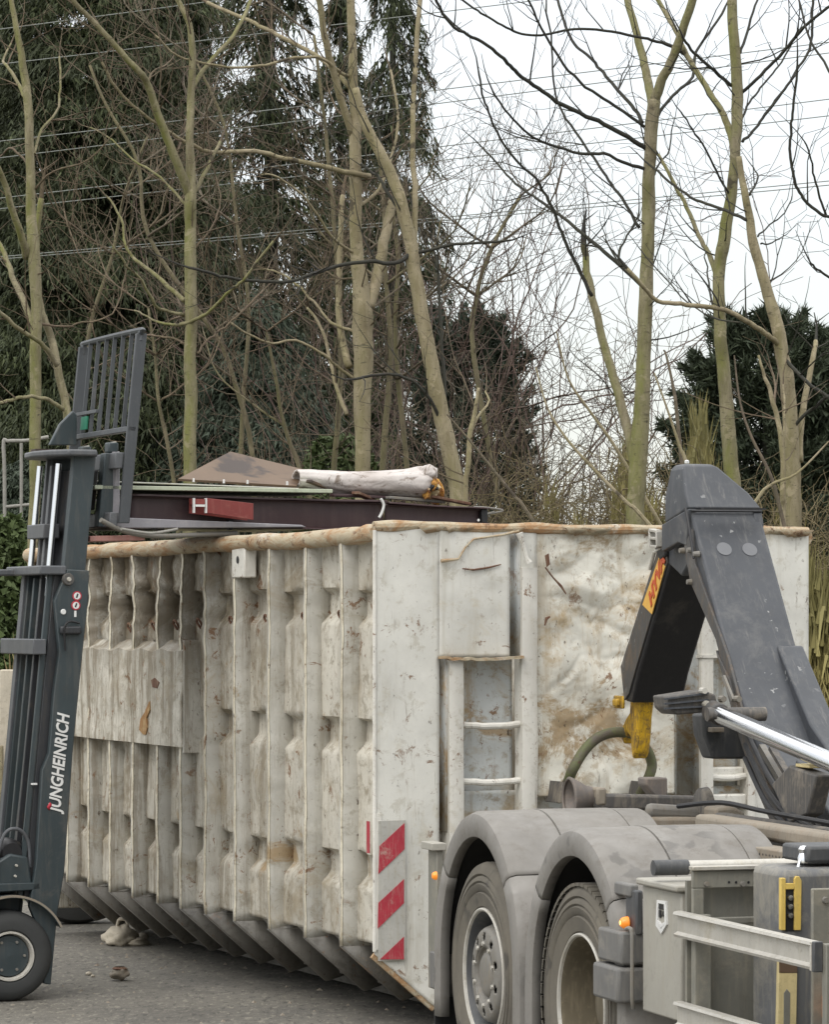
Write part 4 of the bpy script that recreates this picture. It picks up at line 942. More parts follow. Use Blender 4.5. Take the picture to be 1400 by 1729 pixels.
# front axle hub, wheels
def fwheel(y_, s_=1):
    e = MB().lathe([(.02*s_, 0), (.02*s_, .11)], (-.035, y_, .247), 'y', 24).build('wheel', M['mast'], fk)
    MB().lathe([(.01*s_, .133), (-.005*s_, .145), (-.010*s_, .185), (.0, .222), (.02*s_, .240), (.05*s_, .247), (.16*s_, .247), (.19*s_, .237), (.20*s_, .2), (.19*s_, .135)], (-.035, y_, .247), 'y', 64).build('tyre', M['tyre2'], e, angle=40)
    MB().lathe([(.012*s_, .137), (-.006*s_, .134), (-.006*s_, .124), (.02*s_, .118), (.06*s_, .112)], (-.035, y_, .247), 'y', 48).build('rim', M['rimlight'], e)
    MB().lathe([(.05*s_, .114), (.04*s_, .09), (.02*s_, .075), (.015*s_, .0)], (-.035, y_, .247), 'y', 32).build('hub', M['mast'], e)
    m = MB()
    for i in range(6): m.lathe([(.012*s_, 0), (.012*s_, .008), (.045*s_, .010)], (-.035+.085*cos(i*pi/3), y_, .247+.085*sin(i*pi/3)), 'y', 6)
    m.build('wheel_nuts', M['rimgrey'], e)
fwheel(-.03); fwheel(.90, -1)
# fender over the wheel, chassis, cab stub (mostly outside the frame)
MB().lathe([(-.06, .295), (-.055, .305), (.16, .305)], (-.03, .0, .27), 'y', 30, radians(25), radians(165)).build('wheel_arch', M['mast'], fk, solid=.006)
MB().lathe([(-.062, .298), (-.062, .310), (-.05, .310)], (-.03, .0, .27), 'y', 30, radians(25), radians(165)).build('arch_trim', M['chassispale'], fk)
MB().prism([(-1.75, .25), (.06, .25), (.10, .55), (.02, .62), (-.35, .66), (-.45, .45), (-1.2, .45), (-1.25, 1.0), (-1.8, 1.0), (-1.85, .5)], 'y', .14, .85).build('chassis_body', M['mast'], fk, bevel=.03)
MB().prism([(-1.85, .5), (-1.2, .5), (-1.25, 1.15), (-1.75, 1.15)], 'y', .10, .88).build('counterweight', painted('counterweight_yellow', (.5, .3, .03), .5, (.2, .15, .1)), fk, bevel=.04)
MB().prism([(.11, .62), (.08, .78), (-.02, .80), (-.12, .74), (-.12, .62)], 'y', .02, .40).build('tilt_bracket', M['mast'], fk, bevel=.012)
MB().lathe([(0, 0), (0, .055), (.03, .075), (.12, .08), (.14, .05), (.14, 0)], (.0, .05, .80), 'y', 24).build('work_lamp_housing', M['black'], fk)
MB().tube(smooth([(-.10, .06, .70), (-.05, .04, .90), (.03, .04, .93), (.09, .05, .86), (.10, .05, .72)]), .010, 8).build('grab_loop', M['mastlight'], fk)
MB().tube(smooth([(-.14, .02, .62), (-.11, .0, .74), (-.13, .0, .84)]), .014, 8).build('hydraulic_hose', M['chrome'], fk)
MB().prism([(-.6, .64), (.14, .64), (.15, .60), (-.6, .58)], 'y', .0, .10).build('floor_plate', M['mast'], fk, bevel=.006)
for px_, py_ in ((29, 1461), (27, 1479)): 
    q = K.onY(px_, py_, -.01); MB().lathe([(-.008, 0), (-.008, .006), (0.01, .008)], (q.x, -.0, q.z), 'y', 8).build('bolt', M['rimlight'], fk)
q = K.onY(62, 1324, .0); MB().box(q.x-.02, q.x+.012, .03, .045, q.z-.004, q.z+.006).build('grease_mark', M['white'], fk)
for x_ in (-.35, -1.6):
    for y_ in (.14, .85): MB().bar((x_, y_, 1.0 if x_ < -1 else .6), (x_-.1 if x_ > -1 else x_+.1, y_, 2.15), .05, .05, (0, 1, 0)).build('overhead_guard_post', M['mast'], fk)
MB().box(-1.55, -.4, .12, .88, 2.13, 2.17).build('overhead_guard_roof', M['mast'], fk, bevel=.01)
MB().box(-1.2, -.75, .3, .7, .9, 1.05).build('seat', M['black'], fk, bevel=.04)

# ------------------------------------------------------------------ scrap carried on the forks over the skip
def scrap_root(name, label, cat): return thing(name, label, cat, K.o, K.deg)
def kp(px_, py_, y_): return K.onY(px_, py_, y_)
def kbox(name, label, cat, x0, x1, y0, y1, z0, z1, mat, bev=.005):
    r_ = Vector(K.world(((x0+x1)/2, (y0+y1)/2, z0)))
    o = MB().box(-(x1-x0)/2, (x1-x0)/2, -(y1-y0)/2, (y1-y0)/2, 0, z1-z0).build(name, mat, bevel=bev)
    o.location = r_; o.rotation_euler = (0, 0, radians(K.deg)); return tag(o, label, cat)
# maroon steel tray: web with top and bottom lips
x0, x1 = .72, 2.25
r = scrap_root('maroon_steel_tray', 'long dark maroon steel tray lying across the forks above the container rim', 'scrap steel')
def tray(r, x0, x1, zA, zB, y0, y1, sag=0, mat=None):
    n = 30
    def fn(u, v):
        x = x0+(x1-x0)*u; h_ = zA[0]+(zA[1]-zA[0])*u; t_ = zB[0]+(zB[1]-zB[0])*u
        prof = [(y0-.03, 0.02), (y0-.02, .0), (y0, .0), (y0+.03, .08), (y0+.03, .92), (y0, 1), (y0-.035, 1), (y0-.035, .95)]
        i = min(int(v*7), 6); f = v*7-i; a_, b_ = prof[i], prof[min(i+1, 7)]
        yy = a_[0]+(b_[0]-a_[0])*f; zz = a_[1]+(b_[1]-a_[1])*f
        return (x, yy+.01*noise.noise((x*2, zz, 0)), h_+(t_-h_)*zz-sag*sin(pi*u)+.006*noise.noise((x*2.5, yy, 1)))
    MB().grid(n, 28, fn).build('web', mat or M['maroon'], r, solid=.008)
    MB().grid(n, 3, lambda u, v: (x0+(x1-x0)*u, y0+(y1-y0)*v, zB[0]+(zB[1]-zB[0])*u-.012-sag*sin(pi*u))).build('top_plate', mat or M['maroon'], r, solid=.008)
tray(r, .72, 2.25, (2.60, 2.575), (2.765, 2.745), .20, .95, 0)
r = scrap_root('maroon_steel_box_end', 'shorter dark maroon box section poking out beyond the white strap', 'scrap steel')
tray(r, 2.27, 2.90, (2.605, 2.625), (2.738, 2.715), .22, .80, 0)
MB().box(2.86, 2.90, .21, .80, 2.63, 2.71).build('end_plate', M['black'], r, bevel=.004)
MB().lathe([(0, 0), (0, .008)], (2.83, .185, 2.645), 'y', 10).build('bolt', M['white'], r)
st = MB().tube(smooth([K.onY(x, y, .155) for x, y in ((643, 842), (648, 852), (645, 865), (640, 874))]), .008, 8).build('white_strap', M['white']); st.parent = None
st.location = K.o; st.rotation_euler = (0, 0, radians(K.deg)); tag(st, 'white strap knotted where the two maroon steel pieces meet', 'strap')
st = MB().tube(smooth([K.onY(x, y, .3) for x, y in ((800, 856), (820, 857), (850, 862), (822, 868), (835, 864))]), .006, 6).build('wire_end', M['rimgrey'])
st.location = K.o; st.rotation_euler = (0, 0, radians(K.deg)); tag(st, 'frayed grey wire ends sticking out past the maroon box section', 'wire')
# pale green panel edge along the top
def slopebox(name, label, cat, pa, pb, y0, y1, th, mat, parent=None):
    m = MB(); a_, b_ = K.onY(*pa, y0), K.onY(*pb, y0)
    m.add([(a_.x, y0, a_.z), (b_.x, y0, b_.z), (b_.x, y1, b_.z), (a_.x, y1, a_.z), (a_.x, y0, a_.z-th), (b_.x, y0, b_.z-th), (b_.x, y1, b_.z-th), (a_.x, y1, a_.z-th)], [(0,1,2,3),(4,5,6,7),(0,1,5,4),(1,2,6,5),(2,3,7,6),(3,0,4,7)])
    o = m.build(name, mat, bevel=.003); o.location = K.o; o.rotation_euler = (0, 0, radians(K.deg)); return tag(o, label, cat)
gp = slopebox('pale_green_panel', 'thin pale green panel lying on top of the maroon tray', 'panel', (160, 819), (562, 826), .12, .85, .022, M['palegreen'])
slopebox('white_edged_sheet', 'thin white-edged sheet under the brown board, on the green panel', 'panel', (160, 811), (505, 824), .30, .9, .008, M['warnwhite'])
m_ = MB()
for px_, py_ in ((378, 816), (418, 817), (485, 819), (327, 814)):
    q = K.onY(px_, py_, .12); m_.lathe([(0, .007), (.02, .006), (.022, 0)], q, 'z', 8)
m_.build('rivets', M['white'], gp)
# brown board leaning up
bb = MB(); pts = [K.onY(300, 812, .35), K.onY(388, 766, .75), K.onY(400, 769, .75), K.onY(515, 797, .70), K.onY(500, 824, .35)]
nrm = Vector((0, -.01, .012))
bb.add([p for p in pts]+[p+nrm for p in pts], [(0,1,2,3,4), (9,8,7,6,5)]+[(i, (i+1) % 5, 5+(i+1) % 5, 5+i) for i in range(5)])
o = bb.build('brown_board', M['board']); o.location = K.o; o.rotation_euler = (0, 0, radians(K.deg)); tag(o, 'stained brown board propped to a peak on top of the load', 'board')
# wrapped roll with foam core
r = scrap_root('wrapped_roll', 'pale plastic-wrapped roll with an orange foam end on top of the load', 'roll')
cl = [(500, 808, 14), (520, 809, 15), (545, 812, 17), (575, 815, 19), (610, 817, 20), (650, 817, 21), (680, 816, 23), (705, 815, 26), (716, 815, 27)]
nv = 48; vs = []
for i, (x, y, h_) in enumerate(smooth([Vector((a_, b_, c_)) for a_, b_, c_ in cl], 4)):
    q = K.onY(x, y, .42); rad = h_/FPX*20
    for k_ in range(nv):
        a_ = 2*pi*k_/nv; rr_ = rad*(.96+.09*noise.noise((i*.2, cos(a_)*1.8, sin(a_)*1.8))-.16*abs(noise.noise((i*.07, cos(a_)*3.2, sin(a_)*3.2)))+(.07 if sin(a_) > .1 and cos(a_) < .5+.02*i else 0))
        vs.append((q.x, q.y+rr_*1.5*cos(a_), q.z+rr_*sin(a_)))
n_ = len(vs)//nv
fs = [(i*nv+k_, i*nv+(k_+1) % nv, (i+1)*nv+(k_+1) % nv, (i+1)*nv+k_) for i in range(n_-1) for k_ in range(nv)]+[tuple(range(nv))]
fs = fs[:-1]; MB().add(vs, fs).build('wrapping', M['roll'], r, angle=60, solid=.01)
q = K.onY(722, 818, .40)
def lump(c, rx, ry, rz, sd_, mat, name, par, n1=20, n2=12, amp=.25):
    m = MB()
    def fn(u, v):
        a_ = 2*pi*u; b_ = pi*(v-.5); d_ = Vector((cos(a_)*cos(b_), sin(a_)*cos(b_), sin(b_))); s_ = 1+amp*noise.noise(d_*1.8+Vector((sd_, 0, 0)))+amp*.4*noise.noise(d_*5+Vector((sd_, 0, 0)))
        return (c[0]+d_.x*rx*s_, c[1]+d_.y*ry*s_, c[2]+d_.z*rz*s_)
    return m.grid(n1, n2, fn).build(name, mat, par, angle=80)
lump((q.x-.01, q.y-.02, q.z-.015), .050, .10, .062, 1, M['foam'], 'foam_core', r, n1=40, n2=24, amp=.7)
lump((q.x-.005, q.y-.10, q.z-.02), .030, .03, .022, 9, M['black'], 'foam_hollow', r, amp=.6)
lump((K.onY(722, 798, .36).x, .36, K.onY(722, 798, .36).z), .055, .09, .045, 3, M['roll'], 'folded_flap', r)
lump((K.onY(735, 822, .5).x, .5, K.onY(735, 830, .5).z), .02, .12, .075, 5, M['foam'], 'foam_core', r)
# red H-section in front
r = scrap_root('red_h_beam', 'short red H-section beam with a pale cut end in front of the maroon tray', 'beam')
yb0 = .05
e = [K.onY(x, y, yb0) for x, y in ((327, 841), (349, 841), (349, 866), (327, 866))]
f_ = [K.onY(x, y, yb0+.05) for x, y in ((425, 851), (425, 880), (349, 866))]
hx0, hx1, hz0, hz1 = e[0].x, e[1].x, e[3].z, e[0].z
MB().prism([(e[1].x, e[1].z), (K.onY(428, 850, yb0).x, K.onY(428, 850, yb0).z), (K.onY(428, 882, yb0).x, K.onY(428, 878, yb0).z), (e[2].x, e[2].z)], 'y', yb0, yb0+.02).build('flange', M['redbeam'], r, bevel=.002)
MB().prism([(e[1].x-.065, e[1].z), (K.onY(428, 850, yb0).x, K.onY(428, 850, yb0).z), (K.onY(428, 882, yb0).x, K.onY(428, 878, yb0).z), (e[2].x-.065, e[2].z)], 'y', yb0+.10, yb0+.115).build('flange', M['redbeam'], r)
m_ = MB(); zc_ = (hz0+hz1)/2
m_.box(hx0, hx0+.007, yb0-.004, yb0+.02, hz0, hz1); m_.box(hx1-.007, hx1+.001, yb0-.004, yb0+.02, hz0, hz1); m_.box(hx0+.010, hx1-.010, yb0-.004, yb0+.02, zc_-.006, zc_+.006)
m_.build('cut_end', M['white'], r)
MB().box(hx0+.01, hx1-.01, yb0+.002, yb0+.1, zc_+.008, hz1-.004).build('web', M['redbeam'], r)
# odd scraps crammed between the roll and the tray
for i_, (pa, pb, y_, mt_, lb_) in enumerate((((520, 812), (590, 836), .34, 'board', 'dark splintered lath under the left end of the roll'), ((560, 836), (690, 840), .28, 'maroon', 'bent maroon strip below the roll'),
      ((600, 832), (640, 842), .25, 'rust', 'rusty offcut below the middle of the roll'), ((655, 840), (760, 846), .3, 'rimgrey', 'thin grey bar between roll end and box section'), ((725, 838), (805, 850), .34, 'rust', 'rusty rod lying on the maroon box section'))):
    a_, b_ = K.onY(*pa, y_), K.onY(*pb, y_); o = MB().bar(a_, b_+Vector((0, .12, 0)), .05, .016).build('scrap_offcut', M[mt_], bevel=.003); o.location = K.o; o.rotation_euler = (0, 0, radians(K.deg)); tag(o, lb_, 'scrap')
# pipes and strips lying just above the rim
def kp_tube(name, label, cat, pts, rad, mat):
    o = MB().tube(smooth([K.onY(*p) for p in pts]), rad, 12).build(name, mat); o.location = K.o; o.rotation_euler = (0, 0, radians(K.deg)); return tag(o, label, cat)
kp_tube('cream_pipe', 'thin cream pipe lying just over the rusty rim', 'pipe', ((278, 893, .3), (400, 896, .3), (500, 893, .3), (590, 889, .3)), .009, M['cream'])
kp_tube('grey_bent_pipe', 'dark bent pipe curling under the forks beside the rim', 'pipe', ((170, 878, .0), (210, 897, .05), (260, 905, .1), (330, 903, .15), (400, 900, .2)), .014, M['rimgrey'])
kp_tube('white_bent_wire', 'white bent wire draped over the rim near the mast', 'wire', ((205, 893, -.02), (250, 900, .05), (280, 897, .05), (300, 893, .05)), .008, M['railwhite'])
slopebox('pink_panel', 'faded pink strip lying on the rim right beside the mast', 'panel', (152, 905), (245, 903), .10, .5, .03, M['pink'])
for i, (px_) in enumerate((395, 268)):
    q = K.onY(px_, 884, .1); o = MB().lathe([(-.012, .0), (-.012, .030), (.012, .030), (.012, 0)], (q.x, .175, q.z-.005), 'x', 12).build('black_clip', M['black']); o.location = K.o; o.rotation_euler = (0, 0, radians(K.deg))
    tag(o, ('black clip round the fork near its pale tip' if i == 0 else 'black clip round the fork nearer the mast'), 'clip', 'black clips on the near fork')

# ------------------------------------------------------------------ small things on the yard
q = P(202, 1650, 0); Yg = EYE*FPX/(1655-1043)
o = lump((0, 0, .04), .055, .05, .035, 2, M['chassispale'], 'crushed_can', None, amp=.4); o.location = P(202, 1655, Yg); o.location.z = 0; tag(o, 'crumpled pale can lying alone on the asphalt', 'litter')
MB().lathe([(0, .03), (.01, .045), (.02, .03)], (0, 0, .06), 'z', 14).build('can_rim', M['rust'], o)
Yb = 22.6
q = P(203, 1043, Yb)
r = thing('concrete_lump', 'pale broken concrete lump with a loop, lying under the far container edge', 'concrete block', (q.x, Yb, 0))
r.scale = (.70, 1, .9)
lump((0, .02, .055), .15, .13, .085, 11, M['concrete'], 'block', r, 28, 16, .32); lump((.15, .0, .02), .11, .09, .035, 12, M['concrete'], 'crumb', r, 18, 10, .3)
MB().tube(smooth([(-.03, 0, .13), (-.01, 0, .18), (.05, 0, .18), (.07, 0, .13)]), .014, 8).build('lifting_loop', M['concrete'], r)
q = P(62, 1500, 24.2); r = thing('spare_wheel', 'worn black wheel standing in shadow behind the forklift', 'wheel', (q.x+.15, 24.2, 0), 15)
MB().lathe([(-.13, .22), (-.15, .30), (-.12, .42), (-.05, .45), (.05, .45), (.12, .42), (.15, .30), (.13, .22)], (.12, 0, .45), 'y', 40).build('tread', M['tyre2'], r)
MB().lathe([(-.12, .0), (-.12, .20), (-.13, .22)], (.12, 0, .45), 'y', 32).build('wheel_disc', M['black'], r)
for i, (px_, py_, s_, lb) in enumerate(((240, 1588, .05, 'small pale rubble piece right of the concrete lump'), (150, 1646, .02, 'tiny pale stone on the asphalt by the forklift wheel'), (157, 1649, .014, 'tiny pale pebble beside the stone by the forklift wheel'))):
    Yg = EYE*FPX/(py_-1043); o = lump((0, 0, s_*.5), s_, s_, s_*.6, i, M['concrete'], 'stone', None, 10, 6); o.location = P(px_, py_, Yg); o.location.z = 0; tag(o, lb, 'stone')
gm = MB(); gr = random.Random(4)
for i in range(210):
    x_, y_ = gr.uniform(-3.2, 1.2), gr.uniform(17.2, 24.5); z_ = gr.uniform(.004, .014); a_ = gr.uniform(0, 6.28)
    gm.add([(x_+z_*1.4*cos(a_+k_*1.57)*gr.uniform(.7, 1.2), y_+z_*1.4*sin(a_+k_*1.57)*gr.uniform(.7, 1.2), 0) for k_ in range(4)]+[(x_, y_, z_)], [(0,1,4),(1,2,4),(2,3,4),(3,0,4)])
tag(gm.build('grit', M['chassispale']), 'loose grit and pebbles scattered over the asphalt', 'grit', kind='stuff')
# white rail and gatepost behind the forklift
r = thing('white_rail', 'weathered pale tubular rail rising beyond the green shrub, left of the mast', 'railing', P(30, 1043, 33.5)*1)
r.location.z = 0
def rp(x, y): q = P(x, y, 33.5); return (q.x-r.location.x, 0, q.z)
MB().tube(smooth([rp(8, 1500), rp(8, 860), rp(6, 752), rp(14, 745), rp(45, 744), rp(82, 738)]), .018, 10).build('frame_tube', M['railwhite'], r)
MB().tube([rp(36, 1500), rp(36, 748)], .016, 10).build('upright', M['railwhite'], r)
MB().tube([rp(8, 856), rp(52, 852)], .016, 10).build('crossbar', M['railwhite'], r)
q = P(14, 1043, 27.5); o = MB().box(-.06, .06, -.06, .06, 0, 1.68).build('fence_post', M['concrete'], bevel=.01); o.location = (q.x, 27.5, 0); tag(o, 'short pale concrete post at the left edge behind the mast', 'post')
q = P(-6, 1043, 27.3); o = MB().box(-.05, .05, -.05, .05, 0, 1.1).build('fence_post', M['barkpale'], bevel=.01); o.location = (q.x, 27.3, 0); tag(o, 'squat weathered timber post at the far left edge', 'post')

# ------------------------------------------------------------------ vegetation helpers
def segs_mesh(name, segs, mat, parent=None, kind='stuff', sides=3):
    """segs: array (n, 8): p, q, r0, r1 ; independent little prisms"""
    S = np.asarray(segs, dtype=np.float64); n = len(S)
    p, q = S[:, :3], S[:, 3:6]; d = q-p; ln = np.linalg.norm(d, axis=1, keepdims=True)+1e-9; d = d/ln
    up = np.where(np.abs(d[:, 2:3]) < .9, np.array([[0, 0, 1.]]), np.array([[1., 0, 0]]))
    u = np.cross(d, up); u /= np.linalg.norm(u, axis=1, keepdims=True)+1e-9; v = np.cross(d, u)
    vs = []
    for e, r_ in ((p, S[:, 6:7]), (q+d*ln*.04, S[:, 7:8])):
        for k_ in range(sides):
            a_ = 2*pi*k_/sides; vs.append(e+(u*cos(a_)+v*sin(a_))*r_)
    V = np.stack(vs, 1).reshape(-1, 3)
    base = (np.arange(n)*2*sides)[:, None]
    F = np.concatenate([base+np.array([[k_, (k_+1) % sides, sides+(k_+1) % sides, sides+k_]]) for k_ in range(sides)], 0)
    me = bpy.data.meshes.new(name); me.vertices.add(len(V)); me.vertices.foreach_set('co', V.astype(np.float32).ravel())
    me.loops.add(F.size); me.loops.foreach_set('vertex_index', F.astype(np.int32).ravel())
    me.polygons.add(len(F)); me.polygons.foreach_set('loop_start', np.arange(0, F.size, 4, dtype=np.int32))
    me.update(calc_edges=True); me.materials.append(mat)
    me.polygons.foreach_set('use_smooth', np.ones(len(F), dtype=bool))
    o = bpy.data.objects.new(name, me); COL.objects.link(o)
    if parent: o.parent = parent
    if kind: o['kind'] = kind
    return o
def tris_mesh(name, V, mat, parent=None, kind='stuff'):
    V = np.asarray(V, dtype=np.float32).reshape(-1, 3); n = len(V)//3
    me = bpy.data.meshes.new(name); me.vertices.add(len(V)); me.vertices.foreach_set('co', V.ravel())
    me.loops.add(len(V)); me.loops.foreach_set('vertex_index', np.arange(len(V), dtype=np.int32))
    me.polygons.add(n); me.polygons.foreach_set('loop_start', np.arange(0, len(V), 3, dtype=np.int32))
    me.update(calc_edges=True); me.materials.append(mat)
    o = bpy.data.objects.new(name, me); COL.objects.link(o)
    if parent: o.parent = parent
    if kind: o['kind'] = kind
    return o

def grow(segs, p, d, ln, r0, rng, depth, step=.11, up=.10, wob=.22, kids=2.2, minr=.0022):
    n = max(2, int(ln/step)); p = Vector(p); d = Vector(d).normalized()
    for i in range(n):
        t = i/n; ra = r0*(1-.75*t); rb = r0*(1-.75*(t+1/n))
        d = (d+Vector((rng.gauss(0, wob), rng.gauss(0, wob), rng.gauss(0, wob)+up))*.6).normalized()
        q = p+d*step
        segs.append((p.x, p.y, p.z, q.x, q.y, q.z, max(ra, minr), max(rb, minr)))
        if depth > 0 and t > .15 and rng.random() < kids/n:
            s_ = Vector((rng.gauss(0, 1), rng.gauss(0, 1), rng.gauss(0, .6))); s_ = (s_-d*s_.dot(d)).normalized()
            grow(segs, q, d*.75+s_*.8, ln*rng.uniform(.35, .65)*(1-.4*t), max(rb*.7, minr), rng, depth-1, step*.9, up, wob, kids, minr)
        p = q

def bare_tree(name, label, trunk, branches, Y, mat, tmat, group=None, twig_n=1.0, seed=1, wmul=1.0, twl=.9):
    """trunk: [(px,py,width_px)...] bottom to top. branches: [(points, w0, w1, depth_slope)]"""
    rng = random.Random(seed); x0, y0, w0 = trunk[0]; x1, y1, w1 = trunk[1]
    yg = 1043+EYE*FPX/Y; bx_ = x0+(x0-x1)*.25*(yg-y0)/max(60, y0-y1)
    base = P(bx_, yg, Y); base.z = 0
    root = thing(name, label, 'tree', base, 0, group)
    full = [(bx_, yg+20, w0*1.35), (x0*.6+bx_*.4, (y0+yg)/2, w0*1.12)]+list(trunk)
    pts = smooth([P(x, y, Y)-base for x, y, w_ in full], 4); ws = []
    wv_ = smooth([Vector((w_, 0, 0)) for x, y, w_ in full], 4)
    rad = [v.x/2/FPX*Y*wmul*(1+.07*noise.noise((i*.7, seed, 0))+.16*max(0, noise.noise((i*1.9, seed, 5))-.28)) for i, v in enumerate(wv_)]
    pts = [p+Vector((noise.noise((i*.35, seed, 1))*.012, noise.noise((i*.35, seed, 2))*.04, 0)) for i, p in enumerate(pts)]
    MB().tube(pts, rad, 12).build('trunk', tmat, root, angle=180, recalc=False)
    segs = []
    for bi, (bpts, wa, wb, ds) in enumerate(branches):
        n = len(bpts); P3 = []
        for i, (x, y) in enumerate(bpts):
            P3.append(P(x, y, Y+ds*i/(n-1))-base)
        P3 = smooth(P3, 4); m = len(P3)
        rr_ = [max(.003, 1.12*(wa+(wb-wa)*(i/(m-1))**.8)/2/FPX*Y*wmul) for i in range(m)]
        P3 = [p+Vector((noise.noise((i*.6, bi, 1)), noise.noise((i*.6, bi, 7)), noise.noise((i*.6, bi, 4))))*.012 for i, p in enumerate(P3)]
        MB().tube(P3, rr_, 8 if wa > 6 else 6).build('branch', tmat if wa > (4 if mat.name == 'brown_twig' else 8) else mat, root, angle=180, recalc=False)
        L_ = sum((P3[i+1]-P3[i]).length for i in range(m-1)); cnt = int(L_*3.0*twig_n)+1
        for _ in range(cnt):
            i = rng.randrange(max(1, m//5), m-1); t_ = (P3[i+1]-P3[i]).normalized()
            s_ = Vector((rng.gauss(0, 1), rng.gauss(0, .8), rng.gauss(0, .8))); s_ = (s_-t_*s_.dot(t_)).normalized()
            grow(segs, P3[i], t_*.7+s_*.8+Vector((0, 0, .25)), rng.uniform(.25, twl), min(rr_[i]*.6, .009), rng, 2, up=.14, wob=.17)
        out_ = bpts[-1][1] < 5
        grow(segs, P3[-1], (P3[-1]-P3[-2]), 1.6 if out_ else .4, rr_[-1], rng, 2 if out_ else 1, up=.1, wob=.12)
    m = len(pts)
    if trunk[-1][1] < 5:      # the leader goes on above the picture
        for q_ in range(3): grow(segs, pts[-1], (pts[-1]-pts[-2])+Vector((rng.gauss(0, .02), rng.gauss(0, .02), .03)), 2.6-.5*q_, rad[-1]*(1, .6, .5)[q_], rng, 3, up=.12, wob=.09, kids=4)
    for _ in range(int(9*twig_n)):
        i = rng.randrange(m//3, m-2); s_ = Vector((rng.gauss(0, 1), rng.gauss(0, 1), rng.uniform(.1, .7))).normalized()
        grow(segs, pts[i], s_, rng.uniform(.3, 1.3), .008, rng, 2, up=.14, wob=.15)
    if segs: segs_mesh('twigs', segs, mat, root)
    return root

# ------------------------------------------------------------------ the row of bare trees behind the skip
TG = None
bare_tree('bare_tree', 'leftmost bare tree, slim green trunk rising behind the forklift mast with a curved second stem',
    [(55,925,19),(60,800,19),(59,650,20),(62,540,19),(58,440,21),(52,350,17),(50,250,15),(48,180,15),(38,110,13),(28,50,10),(15,-20,8)],
    [([(122,765),(117,725),(111,686),(97,620),(85,565),(70,528),(63,470),(62,400),(70,335)], 15, 9, .3),
     ([(45,435),(38,405),(22,360),(8,310),(-10,270)], 13, 8, -.5), ([(42,165),(30,140),(12,112),(5,103),(18,75)], 7, 3, .6),
     ([(58,552),(38,505),(20,465),(8,430),(-12,395)], 11, 7, .5), ([(97,618),(75,585),(52,568),(28,553),(0,527),(-15,515)], 8, 6, -.6),
     ([(107,692),(90,680),(75,673),(45,670),(20,675),(-10,684)], 7, 5, -.4), ([(57,300),(40,270),(18,250),(5,262)], 4, 3, .4),
     ([(65,545),(100,552),(140,545),(190,530),(210,470)], 4, 2, .6), ([(58,260),(70,220),(95,190),(102,150),(100,95)], 5, 3, .5),
     ([(60,320),(90,290),(150,270),(200,215)], 4, 2, -.5)], 29.0, M['twig'], M['bark'], seed=3, twig_n=.85)
bare_tree('bare_tree', 'straight green trunk just right of the backrest, forking halfway up',
    [(321,830,23),(321,700,22),(322,600,21),(322,500,21),(321,400,20),(322,330,20),(321,250,14),(322,170,13),(325,90,12),(318,40,10),(290,-20,8)],
    [([(320,330),(305,290),(280,230),(262,180),(248,140),(235,122),(205,90),(165,45),(135,15),(110,-15)], 15, 7, -.8), ([(326,330),(342,300),(358,268),(372,240)], 8, 5, .4),
     ([(312,508),(285,485),(260,462),(230,440),(212,415),(205,370),(180,330)], 8, 3, .7), ([(310,532),(280,525),(262,515),(240,475),(215,450),(190,415)], 6, 3, -.7),
     ([(300,550),(280,547),(262,542),(245,533),(228,524)], 5, 2.5, .4), ([(302,550),(330,540),(352,528),(370,510),(390,490),(410,475),(436,440),(462,408)], 6, 4, -.6),
     ([(311,580),(292,572),(262,567),(245,566)], 4, 3, .3), ([(333,597),(350,575),(372,558),(400,535),(425,510),(442,494)], 4, 3, .6),
     ([(318,532),(290,540),(268,560)], 4, 2, .4), ([(250,143),(258,122),(278,112)], 4, 3, .3), ([(325,150),(350,110),(395,60),(420,10),(430,-20)], 8, 5, .8),
     ([(318,350),(270,300),(225,270),(180,230),(150,215)], 5, 2, .8), ([(329,420),(360,380),(372,340),(365,300)], 4, 2, .5)], 30.0, M['twig'], M['bark'], seed=5, twig_n=.9)
bare_tree('bare_tree', 'thick twin-stemmed pale green trunk above the wrapped roll',
    [(612,830,26),(612,700,29),(613,600,34),(613,540,36),(608,480,28),(602,420,22),(601,330,21),(600,240,20),(598,170,18),(595,90,15),(592,0,14),(590,-40,12)],
    [([(622,520),(634,480),(642,440),(650,400),(656,372),(662,340)], 20, 13, .4), ([(596,230),(575,165),(560,110),(548,60),(540,0),(535,-30)], 12, 9, -.5),
     ([(625,298),(580,290),(530,278),(480,268),(430,256),(375,258),(345,254),(300,233),(275,216),(250,200),(215,170),(190,140),(172,105)], 9, 3.5, -1.5),
     ([(590,130),(570,120),(545,100),(500,98),(450,110),(400,115),(350,108),(300,95),(262,60)], 6, 3, -1.2), ([(592,150),(560,115),(530,92),(478,65),(440,45),(395,25),(350,5)], 8, 6, .8),
     ([(598,560),(560,545),(530,510),(500,480),(470,460),(440,455)], 5, 3, .8), ([(590,620),(575,560),(572,480),(575,400),(578,330)], 12, 8, .5),
     ([(600,640),(570,620),(548,600),(500,575),(460,580),(420,565),(390,545)], 5, 3, -.5), ([(602,430),(560,400),(520,340),(470,300),(440,295)], 5, 2.5, -.9),
     ([(604,350),(640,320),(665,250),(672,190),(660,120)], 6, 4, .8), ([(586,700),(570,660),(560,620),(545,560),(520,520)], 7, 4, .5), ([(598,470),(570,470),(540,450),(515,420)], 4, 2, .6)], 31.0, M['twig'], M['barkpale'], seed=7, twig_n=1.25)
